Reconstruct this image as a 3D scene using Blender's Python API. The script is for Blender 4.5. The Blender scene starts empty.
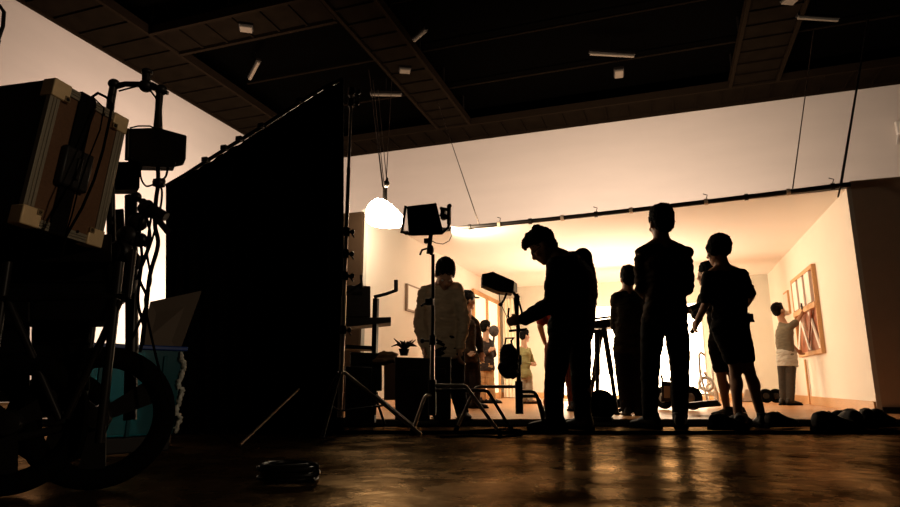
import bpy, bmesh, math, random
from mathutils import Vector as V, Matrix as M, noise
random.seed(7)
C = bpy.context.scene.collection
R = math.radians
YAW, PITCH, F, CH = R(19), R(12), 614.0, 0.34
CX, CY = 450.0, 253.5

# ---------------------------------------------------------------- camera frame <-> world
def W(a, b, z):
    return V((a*math.cos(YAW) - b*math.sin(YAW), a*math.sin(YAW) + b*math.cos(YAW), z))
def ray(px, py):
    x, y = (px-CX)/F, (CY-py)/F
    return x, math.cos(PITCH)-math.sin(PITCH)*y, math.sin(PITCH)+math.cos(PITCH)*y
def J(px, py, b):                      # world point at forward distance b
    x, f, u = ray(px, py); t = b/f
    return W(x*t, b, CH+u*t)
def G(px, py, z=0.0):                  # point on horizontal plane z
    x, f, u = ray(px, py); t = (z-CH)/u
    return W(x*t, f*t, z)
def GB(px, b, z=0.0):                  # point at height z, distance b, column px
    d = b*math.cos(PITCH)+(z-CH)*math.sin(PITCH)
    return W((px-CX)/F*d, b, z)
def PX(px, py, X):                     # point on plane world-X = X
    x, f, u = ray(px, py); d = W(x, f, 0); t = X/d.x
    return V((X, d.y*t, CH+u*t))
def PY(px, py, Y):
    x, f, u = ray(px, py); d = W(x, f, 0); t = Y/d.y
    return V((d.x*t, Y, CH+u*t))
def azv(deg):                          # direction, 0 = away from camera, 90 = to the right
    return W(math.sin(R(deg)), math.cos(R(deg)), 0)

# ---------------------------------------------------------------- materials
MATS = {}
def mat(name, col, rough=.6, metal=0, var=.15, scale=8, bump=.0, spec=.5, trans=0, emis=None, es=0, sheen=0, stretch=(1,1,1), sss=0):
    if name in MATS: return MATS[name]
    m = bpy.data.materials.new(name); m.use_nodes = True; MATS[name] = m
    nt = m.node_tree; p = nt.nodes['Principled BSDF']
    p.inputs['Roughness'].default_value = rough; p.inputs['Metallic'].default_value = metal
    p.inputs['Specular IOR Level'].default_value = spec
    p.inputs['Transmission Weight'].default_value = trans
    tc = nt.nodes.new('ShaderNodeTexCoord'); mp = nt.nodes.new('ShaderNodeMapping')
    mp.inputs['Scale'].default_value = stretch
    nz = nt.nodes.new('ShaderNodeTexNoise'); nz.inputs['Scale'].default_value = scale; nz.inputs['Detail'].default_value = 5
    nt.links.new(tc.outputs['Object'], mp.inputs[0]); nt.links.new(mp.outputs[0], nz.inputs[0])
    mx = nt.nodes.new('ShaderNodeMix'); mx.data_type = 'RGBA'
    nt.links.new(nz.outputs['Fac'], mx.inputs[0])
    c = V(col)
    mx.inputs[6].default_value = (*[max(0, v*(1-var)) for v in c], 1)
    mx.inputs[7].default_value = (*[min(1, v*(1+var)) for v in c], 1)
    nt.links.new(mx.outputs[2], p.inputs['Base Color'])
    if bump:
        bp = nt.nodes.new('ShaderNodeBump'); bp.inputs['Strength'].default_value = bump; bp.inputs['Distance'].default_value = .02
        nt.links.new(nz.outputs['Fac'], bp.inputs['Height']); nt.links.new(bp.outputs[0], p.inputs['Normal'])
    if emis:
        p.inputs['Emission Color'].default_value = (*emis, 1); p.inputs['Emission Strength'].default_value = es
    return m
BLK = mat('black_plastic', (.012,.010,.009), .45, spec=.25)
BLKM = mat('black_metal', (.015,.012,.010), .4, .3, spec=.3)
DUV = mat('black_duvetyne', (.004,.0035,.003), .95, spec=.03, bump=.2, scale=40)
RUB = mat('rubber', (.004,.0035,.003), 1, spec=0)
CHR = mat('brushed_steel', (.55,.5,.45), .28, 1, scale=30)
ALU = mat('aluminium_edge', (.34,.29,.21), .5, .5, scale=60, var=.1)
STEEL = mat('steel_corner', (.95,.66,.36), .5, .3, var=.12, scale=60)
PLY = mat('laminated_plywood', (.15,.065,.025), .7, var=.3, scale=90, bump=.05)
WHT = mat('white_paint', (.8,.76,.7), .5, var=.04)
WALLM = mat('set_wall_paint', (.80,.74,.66), .85, var=.03, scale=2, spec=.2)
CEILM = mat('set_ceiling_cloth', (.80,.76,.71), .9, var=.03, scale=1.2, spec=.1)
CYC = mat('white_studio_drape', (.74,.67,.61), .95, var=.07, scale=1.4, bump=.05, spec=.05, stretch=(.35,.35,1.6))
BROWN = mat('flat_back_canvas', (.68,.52,.40), .85, var=.08, spec=.1)
WOODT = mat('pine_trim', (.55,.30,.13), .5, var=.2, scale=12, stretch=(1,1,6))
SKIN = mat('skin', (.42,.23,.14), .55, var=.05, spec=.3)
HAIR = mat('black_hair', (.006,.005,.004), .8, var=.3, scale=60, bump=.3, spec=.04)
TEAL = mat('teal_plastic', (.008,.11,.14), .22, trans=.3, var=.25, scale=5, bump=.05)
CLEARP = mat('clear_wrap', (.85,.85,.75), .12, trans=.35, scale=14, bump=1.0)
GREYB = mat('grey_board', (.20,.15,.11), .85, var=.05)
EYE = mat('eye_white', (.7,.68,.64), .3)
LENS = mat('dark_glass', (.01,.01,.012), .08, spec=.6)
WIRE = mat('thin_wire', (.10,.07,.05), .6)
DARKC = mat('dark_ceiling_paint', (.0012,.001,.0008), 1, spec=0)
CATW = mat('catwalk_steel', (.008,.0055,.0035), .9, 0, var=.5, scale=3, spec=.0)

def concrete():
    m = mat('polished_concrete', (.022,.012,.005), .3, var=.8, scale=.9, spec=.15, stretch=(1,1.6,1))
    nt = m.node_tree; p = nt.nodes['Principled BSDF']
    tc = nt.nodes['Texture Coordinate']
    n2 = nt.nodes.new('ShaderNodeTexNoise'); n2.inputs['Scale'].default_value = 3.2; n2.inputs['Detail'].default_value = 8; n2.inputs['Roughness'].default_value = .65
    nt.links.new(tc.outputs['Object'], n2.inputs[0])
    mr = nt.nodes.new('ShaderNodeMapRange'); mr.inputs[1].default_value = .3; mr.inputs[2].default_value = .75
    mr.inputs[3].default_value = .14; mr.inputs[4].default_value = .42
    nt.links.new(n2.outputs['Fac'], mr.inputs[0]); 
    n3 = nt.nodes.new('ShaderNodeTexNoise'); n3.inputs['Scale'].default_value = 9; n3.inputs['Detail'].default_value = 6
    nt.links.new(tc.outputs['Object'], n3.inputs[0])
    bp = nt.nodes.new('ShaderNodeBump'); bp.inputs['Strength'].default_value = .6; bp.inputs['Distance'].default_value = .012
    nt.links.new(n3.outputs['Fac'], bp.inputs['Height'])
    df = nt.nodes.new('ShaderNodeBsdfDiffuse'); gl = nt.nodes.new('ShaderNodeBsdfGlossy'); ad = nt.nodes.new('ShaderNodeAddShader')
    nt.links.new(p.inputs['Base Color'].links[0].from_socket, df.inputs['Color'])
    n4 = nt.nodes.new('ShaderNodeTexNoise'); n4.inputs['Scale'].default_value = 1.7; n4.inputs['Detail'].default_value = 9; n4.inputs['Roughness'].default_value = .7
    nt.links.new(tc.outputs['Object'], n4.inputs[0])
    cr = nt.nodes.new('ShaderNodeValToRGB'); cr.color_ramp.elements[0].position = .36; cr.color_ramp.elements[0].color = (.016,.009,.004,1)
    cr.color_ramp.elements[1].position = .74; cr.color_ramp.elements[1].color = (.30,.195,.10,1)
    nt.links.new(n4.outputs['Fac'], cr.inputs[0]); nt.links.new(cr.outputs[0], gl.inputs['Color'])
    nt.links.new(mr.outputs[0], gl.inputs['Roughness']); nt.links.new(bp.outputs[0], gl.inputs['Normal'])
    nt.links.new(df.outputs[0], ad.inputs[0]); nt.links.new(gl.outputs[0], ad.inputs[1])
    nt.links.new(ad.outputs[0], nt.nodes['Material Output'].inputs['Surface']); nt.nodes.remove(p)
    return m
def planks():
    m = bpy.data.materials.new('wood_floorboards'); m.use_nodes = True; nt = m.node_tree; p = nt.nodes['Principled BSDF']
    p.inputs['Roughness'].default_value = .38
    tc = nt.nodes.new('ShaderNodeTexCoord'); br = nt.nodes.new('ShaderNodeTexBrick')
    br.inputs['Color1'].default_value = (.50,.24,.09,1); br.inputs['Color2'].default_value = (.42,.19,.07,1); br.inputs['Mortar'].default_value = (.12,.05,.02,1)
    br.inputs['Scale'].default_value = 1; br.inputs['Mortar Size'].default_value = .004; br.inputs['Brick Width'].default_value = 1.6; br.inputs['Row Height'].default_value = .16
    nt.links.new(tc.outputs['Object'], br.inputs[0]); nt.links.new(br.outputs[0], p.inputs['Base Color'])
    return m

# ---------------------------------------------------------------- mesh builder
ORG = {}
def rotz_to(d, up=V((0,0,1))):
    return V(d).normalized().to_track_quat('Z', 'Y').to_matrix()
class B:
    def __init__(s): s.bm = bmesh.new()
    def hexa(s, p):   # 8 pts: bottom 4 ccw, top 4 ccw
        v = [s.bm.verts.new(q) for q in p]
        for f in ((3,2,1,0),(4,5,6,7),(0,1,5,4),(1,2,6,5),(2,3,7,6),(3,0,4,7)): s.bm.faces.new([v[i] for i in f])
        return s
    def box(s, c, sz, rot=None):
        c = V(c); rot = rot or M.Identity(3); x, y, z = [k/2 for k in sz]
        return s.hexa([c + rot @ V(q) for q in ((-x,-y,-z),(x,-y,-z),(x,y,-z),(-x,y,-z),(-x,-y,z),(x,-y,z),(x,y,z),(-x,y,z))])
    def prism(s, pts, d):     # polygon extruded by vector d
        d = V(d); a = [s.bm.verts.new(V(q)) for q in pts]; b = [s.bm.verts.new(V(q)+d) for q in pts]; n = len(a)
        s.bm.faces.new(a[::-1]); s.bm.faces.new(b)
        for i in range(n): s.bm.faces.new((a[i], a[(i+1)%n], b[(i+1)%n], b[i]))
        return s
    def rings(s, rg, caps=True):   # list of lists of points
        vs = [[s.bm.verts.new(q) for q in r] for r in rg]; n = len(vs[0])
        for r0, r1 in zip(vs, vs[1:]):
            for i in range(n): s.bm.faces.new((r0[i], r0[(i+1)%n], r1[(i+1)%n], r1[i]))
        if caps: s.bm.faces.new(vs[0][::-1]); s.bm.faces.new(vs[-1])
        return s
    def tube(s, pts, r, n=10):
        pts = [V(p) for p in pts]; rr = r if isinstance(r, (list, tuple)) else [r]*len(pts)
        d0 = (pts[1]-pts[0]).normalized(); side = d0.orthogonal().normalized(); rg = []
        for i, p in enumerate(pts):
            if i == 0: d = pts[1]-pts[0]
            elif i == len(pts)-1: d = pts[-1]-pts[-2]
            else: d = (pts[i+1]-p).normalized()+(p-pts[i-1]).normalized()
            if d.length < 1e-9: d = d0
            d.normalize(); side = (side-d*side.dot(d))
            if side.length < 1e-6: side = d.orthogonal()
            side.normalize(); o = d.cross(side)
            rg.append([p + (side*math.cos(2*math.pi*k/n)+o*math.sin(2*math.pi*k/n))*rr[i] for k in range(n)])
        return s.rings(rg)
    def ell(s, c, rad, rot=None, n=16, m=10):
        c = V(c); rot = rot or M.Identity(3); rg = []
        for j in range(1, m):
            t = math.pi*j/m
            rg.append([c + rot @ V((rad[0]*math.sin(t)*math.cos(2*math.pi*k/n), rad[1]*math.sin(t)*math.sin(2*math.pi*k/n), -rad[2]*math.cos(t))) for k in range(n)])
        vs = [[s.bm.verts.new(q) for q in r] for r in rg]
        for r0, r1 in zip(vs, vs[1:]):
            for i in range(n): s.bm.faces.new((r0[i], r0[(i+1)%n], r1[(i+1)%n], r1[i]))
        a = s.bm.verts.new(c - rot @ V((0,0,rad[2]))); b = s.bm.verts.new(c + rot @ V((0,0,rad[2])))
        for i in range(n): s.bm.faces.new((a, vs[0][(i+1)%n], vs[0][i])); s.bm.faces.new((b, vs[-1][i], vs[-1][(i+1)%n]))
        return s
    def lathe(s, c, prof, axis=(0,0,1), n=28):    # prof list (r, h)
        q = rotz_to(axis); c = V(c)
        return s.rings([[c + q @ V((r*math.cos(2*math.pi*k/n), r*math.sin(2*math.pi*k/n), h)) for k in range(n)] for r, h in prof])
    def torus(s, c, Rr, r, axis=(0,0,1), n=40, m=10):
        q = rotz_to(axis); c = V(c); vs = []
        for i in range(n):
            t = 2*math.pi*i/n
            vs.append([s.bm.verts.new(c + q @ V(((Rr+r*math.cos(2*math.pi*k/m))*math.cos(t), (Rr+r*math.cos(2*math.pi*k/m))*math.sin(t), r*math.sin(2*math.pi*k/m)))) for k in range(m)])
        for i in range(n):
            for k in range(m): s.bm.faces.new((vs[i][k], vs[(i+1)%n][k], vs[(i+1)%n][(k+1)%m], vs[i][(k+1)%m]))
        return s
    def build(s, name, m, parent=None, label=None, bevel=0, smooth=True, remesh=0, disp=0, sm=4):
        bmesh.ops.recalc_face_normals(s.bm, faces=s.bm.faces)
        me = bpy.data.meshes.new(name); s.bm.to_mesh(me); s.bm.free()
        if remesh:
            o = bpy.data.objects.new('t', me); C.objects.link(o)
            md = o.modifiers.new('r', 'REMESH'); md.mode = 'VOXEL'; md.voxel_size = remesh
            ms = o.modifiers.new('s', 'SMOOTH'); ms.factor = .5; ms.iterations = sm
            dg = bpy.context.evaluated_depsgraph_get(); dg.update()
            m2 = bpy.data.meshes.new_from_object(o.evaluated_get(dg)); bpy.data.objects.remove(o); bpy.data.meshes.remove(me)
            me = m2; me.name = name
            if disp:
                amp, freq = disp
                nn = [v.normal.copy() for v in me.vertices]
                for v, q in zip(me.vertices, nn):
                    c_ = v.co.copy(); n1 = noise.noise(V((c_.x*freq, c_.y*freq, c_.z*freq*1.6))); n2 = noise.noise(V((c_.x*freq*1.1+9, c_.y*freq*1.1, c_.z*freq*3.5)))
                    v.co += q*amp*(n1*.8+(.5-abs(n2)*2.4)*.5)
        me.materials.clear(); me.materials.append(m)
        if parent is not None:
            org = ORG[parent.name]
        else:
            xs = [v.co for v in me.vertices]
            lo = V([min(q[i] for q in xs) for i in range(3)]); hi = V([max(q[i] for q in xs) for i in range(3)])
            org = V(((lo.x+hi.x)/2, (lo.y+hi.y)/2, lo.z))
        me.transform(M.Translation(-org))
        if smooth: me.polygons.foreach_set('use_smooth', [True]*len(me.polygons))
        o = bpy.data.objects.new(name, me); C.objects.link(o)
        if parent is not None: o.parent = parent
        else: o.location = org
        ORG[o.name] = org
        if bevel:
            bv = o.modifiers.new('bevel', 'BEVEL'); bv.width = bevel; bv.segments = 2; bv.limit_method = 'ANGLE'; bv.angle_limit = R(40)
        if smooth and not remesh: me.set_sharp_from_angle(angle=R(38))
        if label: o['label'] = label
        return o
def thing(name, loc, label, cat, group=None):
    o = bpy.data.objects.new(name, None); C.objects.link(o); o.location = V(loc); o.empty_display_size = .1
    ORG[o.name] = V(loc); return tag(o, label, cat, group)
def tag(o, label, cat, group=None, kind=None):
    o['label'] = label; o['category'] = cat
    if group: o['group'] = group
    if kind: o['kind'] = kind
    return o
def struct(o, label=None):
    o['kind'] = 'structure'
    if label: o['label'] = label
    return o

# ================================================================ SETTING
CEIL = 7.95
XL, YB = -11.8, 17.5
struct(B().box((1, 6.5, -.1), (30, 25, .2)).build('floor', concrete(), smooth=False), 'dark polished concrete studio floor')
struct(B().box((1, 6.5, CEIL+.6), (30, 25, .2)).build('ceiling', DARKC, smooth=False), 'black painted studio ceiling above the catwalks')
def wall_cloth(name, p0, p1, z1, label, m):
    b = B(); d = (V(p1)-V(p0)); L = d.length; d.normalize(); nrm = V((-d.y, d.x, 0)); n = int(L/.25)
    front, back = [], []
    for i in range(n+1):
        off = .004*math.sin(i*.35)
        p = V(p0)+d*(L*i/n)
        front.append((p+nrm*off)); back.append(p-nrm*.15)
    b.prism([(q.x, q.y, 0) for q in front]+[(q.x, q.y, 0) for q in back[::-1]], (0, 0, z1))
    return struct(b.build(name, m, smooth=False), label)
wall_cloth('wall_back', (12, YB, 0), (XL, YB, 0), CEIL+.5, 'pale studio back wall behind the film set', CYC)
wall_cloth('wall_left', (XL, YB, 0), (XL, -4, 0), CEIL+.5, 'pale studio side wall on the left', CYC)
wall_cloth('wall_right', (14, -4, 0), (14, YB, 0), CEIL+.5, 'dark studio side wall on the right, out of frame', DARKC)

# catwalks
def catwalk(p0, p1, w, z, label, ribs=.6, rail=True, gap=0):
    p0, p1 = V((p0[0], p0[1], z)), V((p1[0], p1[1], z)); d = p1-p0; L = d.length; d.normalize(); s = V((-d.y, d.x, 0)); up = V((0,0,1))
    rt = M((s, d, up)).transposed()
    t = thing('catwalk', (p0+p1)/2, label, 'catwalk', 'catwalks under the studio ceiling')
    b = B().box((p0+p1)/2, (w-.12, L, .03), rt)
    n = int(L/ribs)
    for i in range(n+1): b.box(p0+d*(L*i/n)-up*.03, (w-.1, .05, .05), rt)
    b.build('deck', CATW, t, smooth=False)
    for k in (-1, 1):
        r = B().box((p0+p1)/2+s*k*w/2+up*.02, (.08, L, .2), rt)
        r.build('side_beam', mat('catwalk_beam', (.012,.008,.005), 1, spec=0), t, smooth=False)
        if rail:
            q = B().box((p0+p1)/2+s*k*w/2+up*.6, (.04, L, .04), rt)
            for i in range(0, n+1, 3): q.box(p0+d*(L*i/n)+s*k*w/2+up*.35, (.035, .035, .56), rt)
            q.build('guard_rail', BLKM, t, smooth=False)
    return t
ZC = 7.9
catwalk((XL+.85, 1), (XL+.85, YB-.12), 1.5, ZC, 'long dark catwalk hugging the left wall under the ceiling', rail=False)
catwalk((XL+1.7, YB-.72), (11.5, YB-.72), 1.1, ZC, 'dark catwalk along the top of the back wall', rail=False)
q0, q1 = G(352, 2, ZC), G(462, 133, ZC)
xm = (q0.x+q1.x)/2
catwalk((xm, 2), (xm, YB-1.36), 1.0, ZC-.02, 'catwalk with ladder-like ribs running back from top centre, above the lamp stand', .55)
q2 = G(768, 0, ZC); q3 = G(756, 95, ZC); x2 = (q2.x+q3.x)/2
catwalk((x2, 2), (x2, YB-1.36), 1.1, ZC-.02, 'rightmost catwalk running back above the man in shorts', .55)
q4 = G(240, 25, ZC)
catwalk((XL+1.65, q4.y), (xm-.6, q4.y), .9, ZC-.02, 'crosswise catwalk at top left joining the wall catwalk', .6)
# ceiling joists / pipes
for i, (yy, lab) in enumerate(((6.2, 'nearest black lighting pipe across the ceiling'), (8.6, 'second nearest black lighting pipe across the ceiling'), (10.6, 'middle black lighting pipe across the ceiling'), (12.6, 'fourth black lighting pipe across the ceiling'), (14.6, 'farthest black lighting pipe across the ceiling, nearest the back wall'))):
    tag(B().tube([(XL+1.7, yy, ZC+.34), (11.5, yy, ZC+.34)], .03).build('lighting_pipe', CATW), lab, 'pipe', 'lighting pipes under the ceiling')
TUBE = mat('fluorescent_diffuser', (.16,.12,.08), .6, emis=(1,.75,.5), es=.02)
def fixture(px, py, L, az, lab, w=.16, z=ZC-.12):
    c = G(px, py, z); d = azv(az); s = V((-d.y, d.x, 0)); rt = M((s, d, V((0,0,1)))).transposed()
    t = thing('ceiling_light', c, lab, 'light', 'small fixtures under the ceiling')
    B().box(c+V((0,0,.06)), (w+.04, L+.04, .07), rt).build('housing', BLKM, t, bevel=.005)
    B().box(c, (w, L, .05), rt).build('diffuser', TUBE, t, bevel=.01)
    B().tube([c+V((0,0,.09)), c+V((0,0,.5))], .012).build('hanger', BLKM, t)
fixture(246, 29, .25, 75, 'small square ceiling fixture on the crosswise catwalk at top left', .22)
fixture(254, 71, .95, -30, 'thin slanted ceiling tube above the black drape', .07)
fixture(405, 71, .25, 80, 'small pale ceiling fixture on the ribbed catwalk', .2)
fixture(386, 95, .8, 88, 'short pale ceiling tube left of the ribbed catwalk', .07)
fixture(612, 55, 1.05, 84, 'long thin ceiling tube right of the ribbed catwalk', .07)
fixture(619, 74, .35, 15, 'small box-like ceiling fixture just under the long thin tube', .2)
fixture(818, 19, .9, 84, 'thin ceiling tube nearest the top right corner', .06)
fixture(790, 1, .25, 84, 'small square fixture cut by the top edge of the picture', .2)
fixture(420, 36, .5, -35, 'short slanted ceiling tube at top centre', .05)

# ---- film set (room) ----
SX0, SX1, SYF, SYB, SH = -3.7, 2.2, 8.2, 14.4, 2.63
b = B(); pl = [W(-4.0, 5.95, 0), W(9, 5.95, 0)]
p = [pl[0], pl[1], V((pl[1].x, SYB, 0)), V((SX0-.6, SYB, 0))]
struct(b.prism(p, (0,0,.02)).build('floor_set', planks(), smooth=False), 'orange wooden floor of the film set')
b = B().box(((SX1+.05), (SYF+SYB)/2, SH/2+.01), (.1, SYB-SYF, SH+.1)); 
rw = struct(b.build('wall_set_right', WALLM, smooth=False), 'cream wall of the film set on the right')
struct(B().box((SX0-.05, (7.3+SYB)/2, SH/2+.01), (.1, SYB-7.3, SH+.1)).build('wall_set_left', WALLM, smooth=False), 'cream wall of the film set on the left')
struct(B().box(((SX0+SX1)/2, SYB+.05, SH/2+.01), (SX1-SX0+.2, .1, SH+.1)).build('wall_set_back', mat('pale_olive_paint', (.60,.56,.48), .85, var=.03, spec=.2), smooth=False), 'pale back wall of the film set')
cz = SH
struct(B().hexa([(SX0, 8.7, cz), (SX1, 8.22, cz), (SX1, SYB, cz), (SX0, SYB, cz), (SX0, 8.7, cz+.02), (SX1, 8.22, cz+.02), (SX1, SYB, cz+.02), (SX0, SYB, cz+.02)]).build('ceiling_set', CEILM, smooth=False), 'white cloth ceiling of the film set')
struct(B().box((SX1+1.6, SYF+.03, 1.36), (3.1, .06, 2.72)).build('wall_return_right', BROWN, smooth=False), 'dark brown flat at the right end of the set')
struct(B().box((SX0-.6, 7.27, 1.33), (1.1, .06, 2.62)).build('wall_return_left', mat('dark_flat', (.05,.03,.018), .9, spec=.05), smooth=False), 'dark flat at the left end of the set')
struct(B().box((SX1-.012, (SYF+SYB)/2, .08), (.024, SYB-SYF-.02, .14)).build('baseboard_right', WOODT, bevel=.004), 'pine baseboard of the right set wall')
struct(B().box((SX0+.012, (7.4+SYB)/2, .08), (.024, SYB-7.4, .14)).build('baseboard_left', WOODT, bevel=.004))
struct(B().box(((SX0+SX1)/2, SYB-.012, .08), (SX1-SX0-.06, .024, .14)).build('baseboard_back', WOODT, bevel=.004))
struct(B().box((SX1+.3, SYF-.01, .05), (.5, .04, .08)).build('baseboard_front', BLK))
# black rubber strip and floor seam
a0, a1 = -4.2, 9
struct(B().prism([W(a0,5.18,0), W(a1,5.18,0), W(a1,5.95,0), W(a0,5.95,0)], (0,0,.012)).build('trim_1', RUB, smooth=False), 'black strip along the front edge of the set floor')
tag(B().tube([W(-5+i*.5, 4.42+.012*math.sin(i*.9), .012) for i in range(30)], .012, 8).build('floor_cable', RUB), 'black cable lying straight across the concrete in front of the people', 'cable')
cp = [W(GBx, bb, .008) for GBx, bb in ()]
tag(B().tube([G(x, y, .01) for x, y in ((440,437),(470,436),(500,437),(516,436),(524,433),(520,430),(505,429),(490,430),(470,431))], .008, 8).build('coiled_cable', RUB), 'thin cable looping on the floor under the stand legs', 'cable')

# pipe along the ceiling front edge
pA, pB = V((SX1+.02, 8.1, SH+.02)), V((-3.75, 8.6, SH+.02))
t = thing('rigging_pipe', (pA+pB)/2, 'long black pipe carrying the front edge of the set ceiling', 'pipe')
B().tube([pA+(pB-pA)*(i/8)-V((0,0,.03*math.sin(math.pi*i/8))) for i in range(9)], .032).build('pipe', BLKM, t)
TIE = mat('cloth_tie', (.55,.42,.30), .8)
for i in range(13):
    f = .03+i*.078; p = pA+(pB-pA)*f-V((0,0,.03*math.sin(math.pi*f)))
    d = (pB-pA).normalized()
    B().tube([p-d*.022, p+d*.022], .043).build('cloth_tie', TIE if i % 2 else BLKM, t)
    if i % 3 == 0: B().tube([p+V((0,0,.03)), p+V((.02,0,.09)), p+V((-.03,0,.11))], .006, 6).build('tie_end', BLKM, t)
def wire(p0, p1, r, lab, grp='rigging wires'):
    return tag(B().tube([p0, (p0+p1)/2, p1], r, 6).build('rigging_wire', WIRE if r < .012 else BLKM), lab, 'wire', grp)
def pip(px): # point on pipe at pixel column
    best = min((i/400 for i in range(401)), key=lambda f: abs(colpx(pA+(pB-pA)*f)-px)); return pA+(pB-pA)*best-V((0,0,.03*math.sin(math.pi*best)))
def colpx(p):
    a = p.x*math.cos(YAW)+p.y*math.sin(YAW); bb = -p.x*math.sin(YAW)+p.y*math.cos(YAW)
    return CX+F*a/(bb*math.cos(PITCH)+(p.z-CH)*math.sin(PITCH))
wire(pip(842)+V((0,0,.03)), G(868, 20, ZC), .016, 'thick dark cable rising from the right end of the ceiling pipe')
wire(pip(793)+V((0,0,.03)), G(814, 30, ZC), .008, 'thin wire on the right part of the ceiling pipe')
wire(pip(479)+V((0,0,.03)), G(437, 100, ZC), .008, 'thin wire slanting above the bending man')
wire(pip(842)+V((0,0,.03)), pip(834)+V((0,-.1,-.16)), .01, 'short cord end dangling from the right end of the ceiling pipe')

# window with open shutters on the right set wall
wl, wr_ = PX(794, 280, SX1).y, PX(817, 280, SX1).y
zt, zm, zb = PX(806, 273, SX1).z, PX(808, 310, SX1).z, PX(811, 354, SX1).z
RED = mat('stained_red_wood', (.34,.10,.04), .45, var=.2, stretch=(1,1,5))
t = struct(B().box((SX1-.03, (wl+wr_)/2, zt), (.06, wl-wr_, .06)).box((SX1-.03, (wl+wr_)/2, zb), (.06, wl-wr_, .06)).box((SX1-.03, (wl+wr_)/2, zm), (.09, wl-wr_, .08)).box((SX1-.03, wl, (zt+zb)/2), (.06, .05, zt-zb+.06)).box((SX1-.03, wr_, (zt+zb)/2), (.06, .035, zt-zb+.06)).build('window_1', WOODT, bevel=.004), 'pine window frame with tilted boards on the cream right wall')
B().box((SX1-.006, (wl+wr_)/2, (zt+zm)/2), (.01, wl-wr_-.06, zt-zm-.06)).build('backing', RED, t, smooth=False)
B().box((SX1-.006, (wl+wr_)/2, (zb+zm)/2), (.01, wl-wr_-.06, zm-zb-.06)).build('backing', RED, t, smooth=False)
for k in range(3):
    yy = wr_+(wl-wr_)*(.2+.3*k)
    B().box((SX1-.05, yy, (zt+zm)/2), (.05, (wl-wr_)*.20, zt-zm-.1)).build('white_slat', WHT, t, bevel=.004)
for k in range(4):
    y0 = wr_+(wl-wr_)*(.08+.18*k); y1 = y0+(wl-wr_)*.3; 
    if k % 2: y0, y1 = y1, y0
    x = SX1-.045-.012*k
    B().hexa([(x,y0-.05,zb+.05),(x+.02,y0-.05,zb+.05),(x+.02,y0+.05,zb+.05),(x,y0+.05,zb+.05),(x,y1-.05,zm-.05),(x+.02,y1-.05,zm-.05),(x+.02,y1+.05,zm-.05),(x,y1+.05,zm-.05)]).build('tilted_board', WHT if k in (0,2,3) else RED, t, smooth=False)
pa, pb = PX(807, 360, SX1), PX(807.5, 398, SX1)
tag(B().box((SX1-.03, pa.y, pa.z/2+.01), (.03, .05, pa.z)).build('wooden_post', WOODT, bevel=.004), 'narrow pine post leaning on the right wall under the window', 'post')
pc = PX(788, 303, SX1)
t = thing('picture_frame', pc, 'small framed picture on the right wall beyond the shuttered window', 'picture frame')
B().box(pc-V((.015,0,0)), (.03, .42, .42)).build('frame', WOODT, t, bevel=.004); B().box(pc-V((.032,0,0)), (.006, .34, .34)).build('print', WHT, t)

# left wall: picture, window frames, curtain
p1, p2 = PX(405, 297, SX0), PX(421, 298, SX0)
ym, dy = (p1.y+p2.y)/2, abs(p2.y-p1.y)
t = thing('picture_frame', (SX0+.02, ym, p1.z-.3), 'blank white picture frame on the left set wall', 'picture frame')
B().box((SX0+.02, ym, p1.z), (.04, dy, .42)).build('frame', mat('brown_frame', (.2,.12,.07), .5), t, bevel=.004)
B().box((SX0+.042, ym, p1.z), (.006, dy-.06, .36)).build('print', WHT, t)
ya, yb = PX(472, 300, SX0).y, PX(497, 300, SX0).y
w = struct(B().box((SX0+.03, ya, 1.12), (.06, .08, 2.2)).box((SX0+.03, (ya+yb)/2, 1.12), (.06, .08, 2.2)).box((SX0+.03, yb, 1.12), (.06, .08, 2.2)).box((SX0+.03, (ya+yb)/2, 2.24), (.06, yb-ya+.08, .08)).build('window_2', WOODT, bevel=.004), 'tall pine window frame on the left set wall')
B().box((SX0+.008, (ya+yb)/2, 1.12), (.012, yb-ya-.02, 2.15)).build('pane', mat('lit_pane', (.85,.75,.6), .3, emis=(1,.8,.55), es=.9), w, smooth=False)
cu = B(); fr = []; n = 60
for i in range(n+1):
    x = SX0+.12+.42*i/n; fr.append((x, SYB-.12+.02*math.sin(i*.55), 0))
cu.prism([(x, y, .04) for x, y, _ in fr]+[(x, y+.012, .04) for x, y, _ in fr[::-1]], (0,0,2.3))
tag(cu.build('curtain', mat('ivory_curtain', (.85,.76,.60), .85, var=.04)), 'ivory floor length curtain in the back left corner of the set', 'curtain')

# ---- lamps on the set ----
def emis(name, col, s):
    return mat(name, (.9,.85,.75), .5, emis=col, es=s)
# big lit diffusion frame behind the crew
dY = 12.6; L0, L1 = PY(562, 380, dY).x, PY(706, 380, dY).x
t = thing('diffusion_frame', ((L0+L1)/2, dY, .02), 'large glowing white diffusion frame standing behind the crew', 'diffusion frame')
zt_ = PY(640, 306, dY).z
B().box(((L0+L1)/2, dY, (zt_+.10)/2+.02), (L1-L0, .02, zt_-.12)).build('lit_cloth', emis('lit_diffusion', (1,.76,.50), 8.5), t, smooth=False)
fb = B().tube([(L0-.02, dY, .03), (L0-.02, dY, zt_+.02), (L1+.02, dY, zt_+.02), (L1+.02, dY, .03), (L0-.02, dY, .03)], .018); fb.build('frame', WHT, t)
for x in (L0+.1, L1-.1): B().tube([(x, dY-.3, .035), (x, dY+.3, .035)], .015).build('foot', WHT, t)
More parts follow.
